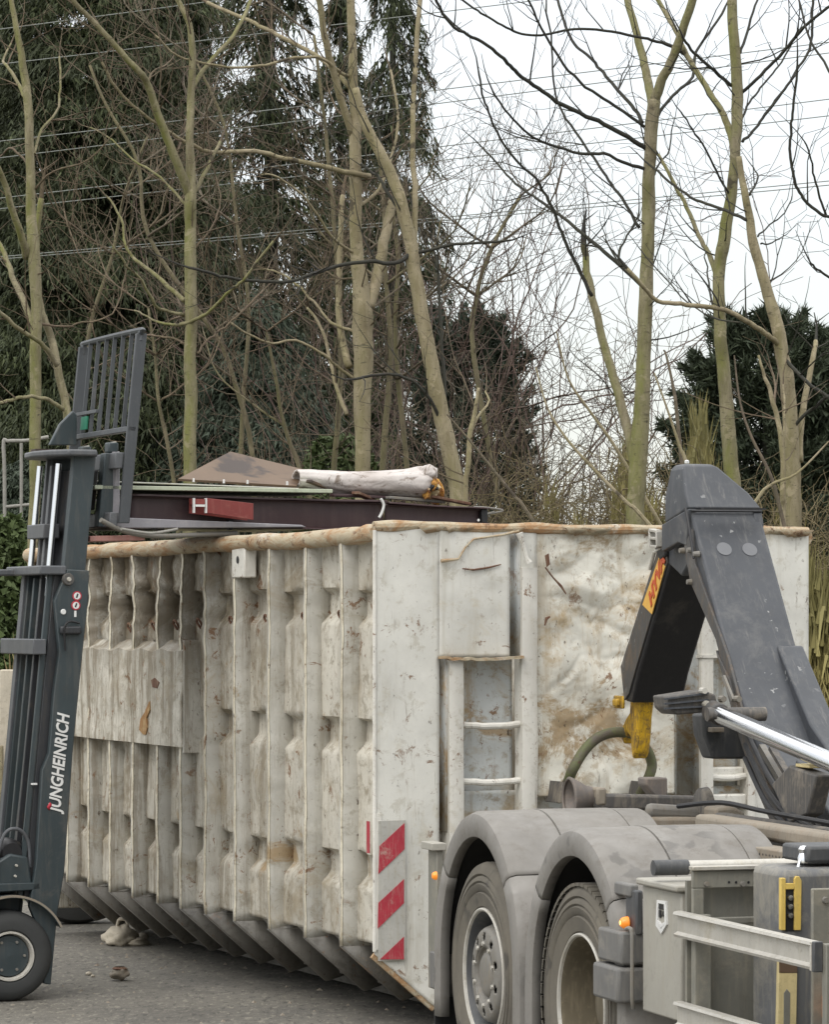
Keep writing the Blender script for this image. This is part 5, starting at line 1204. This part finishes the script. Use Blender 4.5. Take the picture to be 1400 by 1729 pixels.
bare_tree('bare_tree', 'leaning pale trunk slanting up leftwards from behind the foam-ended roll',
    [(774,860,28),(765,790,28),(750,725,29),(738,665,28),(726,600,26),(712,530,25),(700,460,24),(695,415,23),(680,355,22),(662,300,21),(640,255,19),(615,205,17),(600,150,12)],
    [([(698,455),(700,400),(701,330),(697,260),(698,180),(702,100),(708,20),(712,-30)], 10, 7, .5), ([(694,430),(665,445),(625,442),(575,448),(530,462),(490,475),(430,475),(380,468),(350,460),(320,452)], 7, 4, -1.2),
     ([(745,720),(735,690),(715,660),(690,640),(655,632),(620,636),(600,640)], 6, 4, -.5), ([(752,700),(750,640),(746,580),(742,500),(738,440)], 7, 4, .5),
     ([(700,430),(760,414),(800,411),(848,408)], 5, 4, -.4), ([(640,262),(640,220),(630,190),(625,150),(640,130)], 5, 3, .5), ([(688,372),(660,335),(640,300),(625,290),(590,260),(560,230)], 6, 3, .7)], 30.5, M['twigdark'], M['barkpale'], seed=9, twig_n=1.0)
bare_tree('sapling', 'thin pale broken sapling right of the leaning trunk',
    [(786,850,9),(790,790,9),(795,730,9),(803,690,7),(808,655,5)], [([(795,730),(810,700),(825,680),(820,660)], 5, 3, .3)], 28.5, M['twig'], M['barkpale'], seed=10, twig_n=.5, twl=.4)
bare_tree('bare_tree', 'tall green trunk left of the hook arm, with broken side stem and high fork',
    [(1073,905,32),(1075,830,31),(1079,760,30),(1084,690,28),(1087,600,25),(1091,500,25),(1094,420,22),(1095,350,24),(1097,280,21),(1100,220,23),(1105,170,22)],
    [([(1103,180),(1097,150),(1088,110),(1076,60),(1062,10),(1055,-25)], 15, 10, .4), ([(1106,172),(1118,135),(1138,95),(1155,45),(1172,-5),(1180,-30)], 16, 12, -.4),
     ([(1076,800),(1067,755),(1055,705),(1040,650),(1022,590),(1005,520),(992,460),(986,412)], 18, 10, .5),
     ([(1092,252),(1060,232),(1020,210),(980,192),(940,172),(910,150),(880,130),(862,112),(845,95),(815,72),(790,60),(760,40),(738,5),(725,-20)], 8, 4, -1.5),
     ([(1085,208),(1072,185),(1050,160),(1028,135),(1010,113),(990,92),(970,75),(955,45),(945,10),(938,-20)], 6, 4, 1.0), ([(1088,215),(1040,180),(1000,155),(960,120),(930,75),(910,40),(895,5),(880,-15)], 5, 3, -.8),
     ([(1080,385),(1050,335),(1028,305),(1008,275),(980,235),(950,190),(936,150),(932,80),(922,10)], 5, 3, .8), ([(1092,285),(1060,278),(1020,260),(980,260),(930,245),(905,235),(885,220),(860,195),(832,155)], 6, 3, -1.2),
     ([(1160,95),(1135,80),(1100,68),(1070,62),(1020,52),(970,50),(915,60),(880,58),(855,47),(825,30),(800,15),(770,-8)], 5, 3, -.8),
     ([(1100,500),(1060,460),(1020,425),(990,400),(960,375),(940,360),(910,338),(890,325),(865,305),(845,283),(815,250)], 7, 3, 1.2), ([(1050,450),(1045,430),(1056,405),(1070,380),(1080,360)], 4, 3, .3),
     ([(1000,500),(975,450),(960,420),(945,385),(935,355),(918,325),(905,302),(880,280),(855,250),(840,225),(825,190),(815,160),(808,120)], 6, 3, -.8), ([(1048,450),(1030,420),(1022,395)], 3, 2, .3),
     ([(1108,200),(1125,175),(1150,150),(1170,130),(1175,90),(1195,60),(1225,15)], 6, 4, .7), ([(1102,300),(1115,275),(1130,255),(1135,215)], 4, 2, .5)], 30.0, M['twigdark'], M['bark'], seed=12, twig_n=.75)
bare_tree('bare_tree', 'greenish trunk rising right behind the hook arm elbow',
    [(1240,860,27),(1235,790,26),(1230,725,25),(1224,650,23),(1218,580,22),(1215,530,21),(1214,460,21),(1222,410,22),(1232,350,20),(1239,290,18),(1244,230,19),(1245,170,20),(1243,110,19),(1238,50,18),(1236,-30,16)],
    [([(1240,250),(1232,220),(1218,188),(1200,160),(1182,130),(1160,95),(1145,60),(1128,30),(1105,-10)], 12, 7, .6), ([(1213,475),(1202,440),(1192,420),(1180,398),(1160,350),(1142,318),(1128,290),(1112,262)], 9, 5, .5),
     ([(1235,145),(1215,128),(1195,110),(1172,90),(1155,68)], 6, 4, -.5), ([(1252,158),(1270,142),(1300,112),(1322,90),(1342,65),(1365,40),(1405,8)], 6, 5, -.6), ([(1254,240),(1272,222),(1288,200),(1310,170),(1330,145),(1346,118),(1362,95),(1370,70),(1372,30),(1373,-15)], 5, 4, .6),
     ([(1252,205),(1262,180),(1280,155),(1300,130),(1320,105),(1345,60)], 4, 3, .8), ([(1250,90),(1262,55),(1275,10),(1288,-20)], 5, 3, .5), ([(1232,330),(1210,290),(1190,250),(1170,220),(1150,190)], 4, 2.5, -.9), ([(1216,560),(1200,500),(1195,460),(1190,430)], 4, 2, .5)], 29.5, M['twigdark'], M['bark'], seed=15, twig_n=.7)
bare_tree('bare_tree', 'rightmost leaning trunk in front of the dark yew, crossing up to the left',
    [(1340,905,29),(1340,840,28),(1338,775,27),(1334,700,26),(1328,640,25),(1320,590,23),(1310,540,22),(1298,500,20),(1285,455,18),(1272,410,17),(1264,360,14),(1255,310,12),(1247,265,10)],
    [([(1318,585),(1302,570),(1280,555),(1260,542),(1225,524),(1190,518),(1150,514),(1110,508),(1090,488),(1060,455)], 9, 6, -.9), ([(1320,600),(1340,622),(1362,645),(1400,672),(1420,690)], 6, 5, -.4),
     ([(1262,372),(1240,362),(1210,350),(1175,338),(1140,315),(1105,285)], 6, 4, .6), ([(1350,780),(1352,720),(1362,660),(1374,600),(1378,575)], 12, 7, .4), ([(1280,400),(1300,380),(1325,360),(1338,332)], 3, 2, .5), ([(1285,412),(1300,412),(1318,402)], 3, 2, .4),
     ([(1266,330),(1280,300),(1270,280)], 4, 2, .3), ([(1335,730),(1360,700),(1395,672),(1415,650)], 6, 4, -.3), ([(1250,545),(1200,535),(1150,500),(1080,420)], 3, 2, .8)], 29.0, M['twigdark'], M['barkpale'], seed=18, twig_n=.6)
bare_tree('sapling', 'thin forked pale sapling between the two right trunks in front of the yew',
    [(1322,900,10),(1322,840,10),(1322,780,9),(1316,720,9),(1306,680,8),(1297,650,7),(1288,625,5),(1281,600,4)], [([(1306,680),(1310,655),(1305,630)], 4, 3, .3), ([(1322,760),(1325,700),(1322,650)], 5, 3, .4)], 28.4, M['twig'], M['barkpale'], seed=20, twig_n=.6, twl=.5)
bare_tree('bare_tree', 'dark hanging branches of a tree mostly beyond the right edge',
    [(1475,900,26),(1470,700,26),(1468,500,24),(1466,380,20),(1462,200,16),(1455,50,12),(1450,-50,10)],
    [([(1466,420),(1440,385),(1410,368),(1392,365),(1365,345),(1350,325),(1342,305),(1336,275),(1334,245),(1337,210),(1340,175),(1345,135),(1347,112)], 6, 3.5, -.5), ([(1395,364),(1385,335),(1375,300),(1370,270),(1360,240)], 4, 2.5, -.3),
     ([(1468,520),(1430,485),(1400,468),(1380,455),(1368,444)], 5, 3, -.3), ([(1462,250),(1430,170),(1400,120),(1365,60),(1350,0)], 5, 3, .5)], 28.0, M['twigdark'], M['bark'], seed=23, twig_n=.5)
# thin stems in the left background
thin = [([(430,900,9),(425,760,9),(395,640,8),(360,560,8),(250,400,7),(235,280,6),(180,180,5),(150,110,4)], 33, 'slender bare stem leaning left behind the straight green trunk'),
        ([(640,880,12),(650,740,11),(660,600,10),(652,480,8),(648,360,7),(640,240,6)], 33.5, 'slim upright stem right beside the twin trunk'),
        ([(560,870,10),(566,760,10),(575,660,9),(574,560,9),(570,460,8),(560,330,7),(548,200,6),(530,60,5)], 32.5, 'slim upright stem left beside the twin trunk'),
        ([(530,880,9),(505,790,8),(480,720,7),(468,650,6),(450,560,5)], 32, 'pale leaning stem left of the wrapped roll'),
        ([(690,870,10),(685,760,9),(672,640,9),(668,540,8),(672,440,7),(660,330,6)], 34, 'dark slim stem between twin trunk and leaning trunk'),
        ([(300,880,8),(285,760,7),(268,680,6),(262,600,5),(250,520,4)], 31.5, 'thin pale stem beside the backrest'),
        ([(850,900,9),(800,600,9),(805,500,8),(830,420,7),(880,330,5)], 37, 'dark bare tree behind the tangled thicket'),
        ([(120,900,8),(140,700,7),(150,560,7),(190,430,6),(210,330,5),(250,230,4)], 34, 'thin dark stem behind the backrest'),
        ([(400,900,9),(410,700,8),(420,520,7),(400,380,6),(380,220,5),(330,100,4)], 35, 'thin twiggy stem among the conifers')]
for i, (tr, Y_, lb) in enumerate(thin):
    rng = random.Random(100+i); brs = []
    for k_ in range(9):
        a = rng.randrange(2, len(tr)); x, y, w_ = tr[a]; sg = rng.choice((-1, 1)); l_ = rng.uniform(60, 170)
        brs.append(([(x, y), (x+sg*l_*.35, y-l_*.25), (x+sg*l_*.7, y-l_*.55), (x+sg*l_*.85, y-l_)], w_*.6, 2, rng.uniform(-1.2, 1.2)))
    bare_tree('slender_tree', lb, tr, brs, Y_, M['twig'] if i % 2 else M['thicket'], M['thinbark'], seed=30+i, twig_n=1.5, twl=1.3)

# loose long sticks sticking up in front
for i, (pts, Y_, lb) in enumerate((
    (((1100,890),(1060,850),(1010,800),(960,745),(925,690),(905,620)), 27.6, 'long bare stick slanting up left of the tall green trunk'),
    (((900,880),(870,840),(830,790),(790,740),(755,700)), 27.4, 'dark bare stick slanting beside the leaning trunk'),
    (((1165,800),(1150,760),(1130,700),(1105,630)), 27.7, 'thin dark stick leaning behind the elbow of the arm'),
    (((1145,720),(1138,660),(1125,600),(1120,592)), 27.9, 'short dark twig standing over the yellowish reeds'),
    (((1260,870),(1300,820),(1345,800),(1400,745)), 27.5, 'pale stick slanting right over the container corner'),
    (((1240,600),(1250,680),(1270,740),(1300,800),(1320,870)), 28.2, 'brown hooked stick before the dark yew'),
    (((940,560),(960,640),(1000,700),(1060,790)), 31.5, 'thin stick crossing the gap left of the tall trunk'))):
    base = P(pts[0][0], pts[0][1], Y_)
    if pts[0][1] < pts[-1][1]: pts = pts[::-1]
    yg_ = 1043+EYE*FPX/Y_; dx_ = (pts[0][0]-pts[1][0])/max(15, pts[0][1]-pts[1][1])
    gp_ = [(pts[0][0]+dx_*(yg_-pts[0][1])*.75, yg_), (pts[0][0]+dx_*(yg_-pts[0][1])*.42, (yg_+pts[0][1])/2)]+list(pts)
    P3 = smooth([P(x, y, Y_) for x, y in gp_], 4); n = len(P3)
    o = MB().tube(P3, [.022-.016*j/(n-1) if P3[0].z < P3[-1].z else .006+.016*j/(n-1) for j in range(n)], 7).build('bare_stick', M['thicket'] if i % 2 else M['barkpale'], recalc=False)
    tag(o, lb, 'branch')

# ------------------------------------------------------------------ thicket of bare shrubs
def shrub_mesh(seed, h_, spread, stems, mat, name='bare_shrub', kids=3.9, wob=.27):
    rng = random.Random(seed); segs = []
    for i in range(stems):
        a = rng.uniform(0, 2*pi); d = Vector((cos(a)*spread, sin(a)*spread, 1))
        grow(segs, Vector((cos(a)*.25*rng.random(), sin(a)*.25*rng.random(), 0)), d, h_*rng.uniform(.75, 1.15), .019, rng, 3, step=.14, up=.045, wob=wob, kids=kids, minr=.0030)
    o = segs_mesh(name, segs, mat, None, kind=None); return o
shr = [shrub_mesh(1, 5.6, .28, 12, M['thicket']), shrub_mesh(2, 4.4, .45, 12, M['twig']), shrub_mesh(3, 6.8, .24, 11, M['twigred'], wob=.24)]
spots = [ # px, Y, variant, scale
 (470, 40, 1, 1.0), (545, 37, 0, .8), (640, 39, 1, 1.1), (705, 36.5, 0, .95), (755, 41, 2, 1.22), (790, 38, 2, 1.0), (835, 43, 2, 1.15), (880, 38.5, 1, 1.05), (930, 42, 0, 1.05), (975, 37.5, 1, .85),
 (1015, 41, 0, .82), (1045, 36.5, 1, .72), (1110, 39, 1, .75), (1150, 36, 1, .62), (1205, 36, 1, .55), (1280, 34.5, 1, .6), (1370, 35, 0, .62), (380, 39, 0, .58), (280, 36, 1, .42), (180, 37, 1, .42), (90, 36, 0, .38), (10, 37, 1, .40),
 (820, 35.0, 1, .72), (690, 44, 2, 1.3), (600, 43, 2, 1.15), (960, 46, 0, 1.2), (900, 34, 1, .6), (1000, 34, 1, .58), (560, 45, 0, 1.3), (430, 46, 0, 1.15)]
where_ = ['behind the peak of the brown board', 'low behind the left end of the wrapped roll', 'just right of the twin trunk', 'straight behind the leaning trunk', 'rising highest right of the leaning trunk',
 'between the pale broken sapling and the leaning trunk', 'with its crown halfway between leaning and tall trunks', 'over the front corner post of the container', 'left of the broken side stem', 'low beneath the broken side stem',
 'behind the broken side stem', 'at the foot of the tall green trunk', 'just right of the tall green trunk', 'right behind the elbow of the arm', 'between the elbow of the arm and the yew', 'at the foot of the yew', 'at the right edge behind the reeds',
 'left of the brown board behind the straight trunk', 'right of the backrest', 'behind the backrest', 'behind the mast top', 'at the very left edge', 'low above the maroon box section end', 'far back, framed by twin and leaning trunks',
 'far back behind the twin trunk', 'farthest back, left of the broken side stem', 'low above the ladder post', 'low, above the dented centre panel', 'far back between board and twin trunk', 'far back above the brown board']
for i, (px_, Y_, v_, s_) in enumerate(spots):
    src = shr[v_]; o = src if not src.get('used') else src.copy()
    if src.get('used'): COL.objects.link(o)
    if not src.get('used'): src['used'] = 1
    q = P(px_, 1043, Y_); o.location = (q.x, Y_, 0); o.rotation_euler = (0, 0, i*1.7); o.scale = (s_, s_, s_)
    nm = ('brown upright', 'spreading low', 'tall reddish')[v_]
    tag(o, f'{nm} leafless shrub {where_[i]}', 'shrub', 'leafless shrubs of the thicket')
for o in shr:
    if 'used' in o: del o['used']
for o in COL.objects:
    if 'used' in o: del o['used']

# ------------------------------------------------------------------ evergreens
def conifer_tris(seed, H_, R_, nb, per, droop=.5, leaf=(.115, .012), bottom=.03, hang=.9, shape=.8):
    rng = np.random.default_rng(seed); out = []
    zs = H_*(bottom+(1-bottom)*rng.random(nb)**1.15); az = rng.random(nb)*2*pi; rad = R_*(1-zs/H_)**shape*(.65+.45*rng.random(nb))+.12
    for z, a, r_ in zip(zs, az, rad):
        n = max(5, int(per*(r_/R_+.15))); t = rng.random(n)**.75
        x = cos(a)*r_*t; y = sin(a)*r_*t; zz = z+r_*(.18*t-droop*t**2)
        lat = rng.normal(0, 1, n)*.22*(.3+t)*np.minimum(1.5, r_*.6); x += -sin(a)*lat; y += cos(a)*lat; zz += rng.normal(0, .07, n)-np.abs(lat)*.25
        c = np.stack([x, y, zz], 1)
        d = np.stack([cos(a)*.45+rng.normal(0, .45, n), sin(a)*.45+rng.normal(0, .45, n), -hang+rng.normal(0, .35, n)], 1); d /= np.linalg.norm(d, axis=1, keepdims=True)
        s = rng.normal(0, 1, (n, 3)); s = np.cross(d, s); s /= np.linalg.norm(s, axis=1, keepdims=True)+1e-9
        l_ = leaf[0]*(.5+rng.random((n, 1))); w_ = leaf[1]*(.6+.8*rng.random((n, 1)))
        out.append(np.stack([c-s*w_, c+s*w_, c+d*l_], 1))
    return np.concatenate(out, 0)
def conifer_trunk(H_, r_=.16): return MB().tube([(0, 0, 0), (.03, 0, H_*.4), (0, .03, H_*.8), (0, 0, H_)], [r_, r_*.75, r_*.35, .02], 8)
def conifer(name, label, loc, mat, tri=None, src=None, scale=(1,1,1), rot=0, H_=15, group=None):
    r = thing(name, label, 'conifer', loc, rot, group); r.scale = scale
    if src: 
        for ch in src.children:
            c_ = ch.copy(); COL.objects.link(c_); c_.parent = r
    else:
        conifer_trunk(H_).build('trunk', M['twigdark'], r, recalc=False); tris_mesh('crown', tri, mat, r, None)
    return r
big = conifer_tris(1, 15, 3.1, 1000, 860, droop=.45)
c0 = conifer('large_conifer', 'huge dense dark conifer with drooping sprays filling the upper left', (P(190, 0, 44).x, 44, 0), M['conifer'], big)
conifer('large_conifer', 'dense dark conifer at the left edge beyond the leftmost bare tree', (P(-70, 0, 47).x, 47, 0), None, src=c0, rot=130, scale=(1, 1, 1.05))
conifer('large_conifer', 'dark conifer beside the huge one, behind the straight forked trunk', (P(300, 0, 49.5).x, 49.5, 0), None, src=c0, rot=250, scale=(.40, .40, 1.02))
thin_c = conifer_tris(2, 14, 2.3, 230, 260, droop=.6, leaf=(.19, .019))
c1 = conifer('thin_conifer', 'thin gappy conifer letting sky through left of the twin trunk', (P(455, 0, 52).x, 52, 0), M['conifer'], thin_c)
conifer('thin_conifer', 'narrow gappy conifer between the twin trunk and leaning trunk', (P(665, 0, 50).x, 50, 0), None, src=c1, rot=100, scale=(.62, .62, .98))
conifer('thin_conifer', 'loose conifer behind the twin-stemmed trunk', (P(575, 0, 55).x, 55, 0), None, src=c1, rot=200, scale=(.8, .8, .85))
low = conifer_tris(3, 7, 2.4, 620, 420, droop=.5, leaf=(.13, .016), shape=.55)
c2 = conifer('low_conifer', 'low broad blue-green conifer behind the brown board', (P(430, 0, 41).x, 41, 0), M['coniferblue'], low, H_=7, scale=(.78, .78, .80)) if False else conifer('low_conifer', 'low broad blue-green conifer behind the brown board', (P(435, 0, 42).x, 42, 0), M['coniferblue'], low, H_=7)
c2.scale = (.85, .85, .84)
conifer('low_conifer', 'low dark conifer behind the straight forked trunk', (P(300, 0, 43).x, 43, 0), None, src=c2, rot=160, scale=(.8, .8, .62))
conifer('low_conifer', 'low dark conifer behind the twin trunk foot', (P(640, 0, 47).x, 47, 0), None, src=c2, rot=20, scale=(.7, .7, .60))
conifer('low_conifer', 'squat dark conifer behind the leftmost bare tree', (P(40, 0, 41).x, 41, 0), None, src=c2, rot=300, scale=(.8, .8, .55))
# yew: rounded, upright sprays
def yew_tris(seed, n, rx, ry, h_, nc=520):
    rng = np.random.default_rng(seed); a = rng.random(nc)*2*pi; z = h_*rng.random(nc)**.8
    prof = np.sqrt(np.clip(1-np.clip((z/h_-.45)/.58, 0, 1)**2.4, .03, 1)); r_ = prof*(.45+.62*rng.random(nc)**.6)
    cc = np.stack([rx*r_*np.cos(a), ry*r_*np.sin(a), z], 1); cd = np.stack([np.cos(a)*.55, np.sin(a)*.55, np.full(nc, .8)], 1)+rng.normal(0, .25, (nc, 3)); cd /= np.linalg.norm(cd, axis=1, keepdims=True)
    k_ = rng.integers(0, nc, n); t = rng.random((n, 1)); c = cc[k_]+cd[k_]*t*.42+rng.normal(0, .055, (n, 3))*(1.3-t)
    d = cd[k_]*.7+rng.normal(0, .5, (n, 3)); d /= np.linalg.norm(d, axis=1, keepdims=True)
    s = np.cross(d, rng.normal(0, 1, (n, 3))); s /= np.linalg.norm(s, axis=1, keepdims=True)+1e-9
    l_ = .10*(.5+rng.random((n, 1))); w_ = .013*(.6+.8*rng.random((n, 1)))
    return np.stack([c-s*w_, c+s*w_, c+d*l_], 1)
r = thing('yew', 'rounded very dark yew behind the right-hand trunks', 'evergreen', (P(1295, 0, 37).x, 37, 0))
conifer_trunk(4.6, .14).build('trunk', M['twigdark'], r, recalc=False); tris_mesh('crown', yew_tris(4, 110000, .86, 1.0, 4.95), M['yew'], r, None)
r = thing('yew', 'smaller dark evergreen bush at the right edge beyond the reeds', 'evergreen', (P(1395, 0, 38.5).x, 38.5, 0)); tris_mesh('crown', yew_tris(5, 60000, .55, .8, 4.7, 300), M['yew'], r, None)
MB().tube([(0,0,0),(0,0,3.9)], [.1,.03], 8).build('trunk', M['twigdark'], r, recalc=False)
r = thing('loose_evergreen', 'loose dark green evergreen glimpsed through the twigs right of the leaning trunk', 'evergreen', (P(795, 0, 44).x, 44, 0))
tris_mesh('crown', yew_tris(6, 60000, .66, .9, 5.6, 330), M['coniferblue'], r, None); MB().tube([(0,0,0),(0,0,4.9)], [.1,.03], 8).build('trunk', M['twigdark'], r, recalc=False)
# green shrub at left edge
def leafy(seed, n, rx, ry, h_, sz=.07):
    rng = np.random.default_rng(seed); a = rng.random(n)*2*pi; z = h_*rng.random(n); r_ = np.sqrt(np.clip(1-(z/h_-.3)**2/.55, .03, 1))*(.4+.6*rng.random(n)**.5)
    c = np.stack([rx*r_*np.cos(a), ry*r_*np.sin(a), z], 1); d = rng.normal(0, 1, (n, 3)); d /= np.linalg.norm(d, axis=1, keepdims=True)
    s = np.cross(d, rng.normal(0, 1, (n, 3))); s /= np.linalg.norm(s, axis=1, keepdims=True); l_ = sz*(.5+rng.random((n, 1)))
    return np.stack([c-s*l_*.35, c+s*l_*.35, c+d*l_], 1)
for px_, Y_, h_, rx, lb in ((6, 31, 2.95, .42, 'bright green leafy shrub at the left edge behind the mast'), (575, 36, 3.9, .7, 'bright green leafy bush low behind the wrapped roll')):
    r = thing('leafy_shrub', lb, 'shrub', (P(px_, 0, Y_).x, Y_, 0)); tris_mesh('leaves', leafy(px_, 14000, rx, rx, h_), M['greenleaf'], r, None); MB().tube([(0,0,0),(0,0,h_*.8)], [.04,.015], 6).build('stem', M['twigdark'], r, recalc=False)
# reeds: upright dry canes with narrow leaves
def reed_tris(seed, n, rx, ry, h_, w=.012):
    rng = np.random.default_rng(seed); x = rng.uniform(-rx, rx, n); y = rng.uniform(-ry, ry, n); z = rng.random(n)*h_*(.8+.25*np.sin(x*4+1)*np.sin(x*9))
    c = np.stack([x, y, z], 1); d = np.stack([rng.normal(0, .14, n), rng.normal(0, .14, n), np.where(rng.random(n) < .75, 1, -.8)], 1); d /= np.linalg.norm(d, axis=1, keepdims=True)
    s = np.cross(d, rng.normal(0, 1, (n, 3))); s /= np.linalg.norm(s, axis=1, keepdims=True); l_ = .32*(.4+rng.random((n, 1))); w_ = w*(.6+rng.random((n, 1)))
    return np.stack([c-s*w_, c+s*w_, c+d*l_], 1)
for px_, Y_, rx, h_, n, lb in ((1150, 33, .52, 3.75, 9500, 'yellowish upright reeds peeking out left of the arm elbow'), (1420, 28.5, .42, 2.95, 16000, 'dry yellow-brown reeds standing at the right edge past the container'),
                               (1030, 35, .6, 3.5, 9000, 'olive dry reeds left of the tall green trunk foot'), (1300, 33, .6, 2.95, 7000, 'low dry reeds just over the container corner'), (900, 36, .8, 3.1, 5000, 'thin dry reeds in the thicket behind the container front')):
    o = tris_mesh('reeds', reed_tris(int(px_), n, rx, .5, h_), M['reed'], None, 'stuff'); o.location = (P(px_, 0, Y_).x, Y_, 0); tag(o, lb, 'reeds')
rng_ = random.Random(55); sg = []
for i in range(5200):
    px_ = rng_.uniform(600, 1420); Y_ = rng_.uniform(31.5, 37); top = 2.9+1.0*max(0, noise.noise((px_*.012, Y_*.4, 0))+.35)*(1 if 820 < px_ < 1215 else .35)
    q = P(px_, 1043, Y_); z_ = rng_.uniform(.1, 1)**.7*top; d = Vector((rng_.gauss(0, .7), rng_.gauss(0, .7), rng_.gauss(.35, .5)))
    p = Vector((q.x, Y_, z_)); r0 = rng_.uniform(.003, .0075); d.normalize()
    for k_ in range(rng_.randrange(3, 8)):
        d = (d+Vector((rng_.gauss(0, .3), rng_.gauss(0, .3), rng_.gauss(0, .3)))).normalized(); q2 = p+d*.12; r1 = r0*.86; sg.append((p.x, p.y, p.z, q2.x, q2.y, q2.z, r0, r1)); p = q2; r0 = r1
o = segs_mesh('undergrowth', sg, M['brush']); tag(o, 'tangled tan brush filling the gap behind the container front', 'undergrowth', None, 'stuff')
# low rough growth along the yard edge
n = 60000; rng = np.random.default_rng(8); x = rng.uniform(-7, 8, n); y = 26.6+rng.random(n)**1.5*16
h_ = .25+.55*rng.random(n)+.4*np.maximum(0, np.sin(x*1.3+y))*rng.random(n)
c = np.stack([x, y, np.zeros(n)], 1); d = np.stack([rng.normal(0, .35, n), rng.normal(0, .35, n), np.ones(n)], 1)*h_[:, None]; s = rng.normal(0, 1, (n, 3)); s[:, 2] = 0; s /= np.linalg.norm(s, axis=1, keepdims=True)
tag(tris_mesh('rough_grass', np.stack([c-s*.012, c+s*.012, c+d], 1), M['grass'], None, 'stuff'), 'rough dry grass and weeds along the yard edge', 'grass')
o = tris_mesh('dry_straw', reed_tris(77, 3500, .35, .3, 1.5), M['straw'], None, 'stuff'); o.location = (P(2, 0, 27.8).x, 27.8, 0); tag(o, 'tan dry straw round the posts at the left edge', 'straw')

# ------------------------------------------------------------------ overhead wires
Yw = 36
for i, (ya, yb, lb) in enumerate(((50, -140, 'topmost overhead wire, top left corner'), (109, -60, 'second overhead wire from the top at left'), (239, 72, 'third overhead wire, crossing the big conifer'), (267, 90, 'fourth overhead wire, just under the third'),
                                  (335, 168, 'fifth overhead wire, upper of the middle pair at right'), (353, 196, 'sixth overhead wire, lower of the middle pair at right'), (434, 306, 'seventh overhead wire, upper of the lowest pair'), (438, 313, 'lowest overhead wire of all'))):
    pts = []
    for k_ in range(41):
        t = -1.0+3.0*k_/40; q = P(1400*t, ya+(yb-ya)*t, Yw); q.z -= .10*(1-((t-.5)/1.5)**2)-.088; pts.append(q)
    tag(MB().tube(pts, .0052, 5, False).build('overhead_wire', M['cable'], recalc=False), lb, 'cable', 'overhead wires')
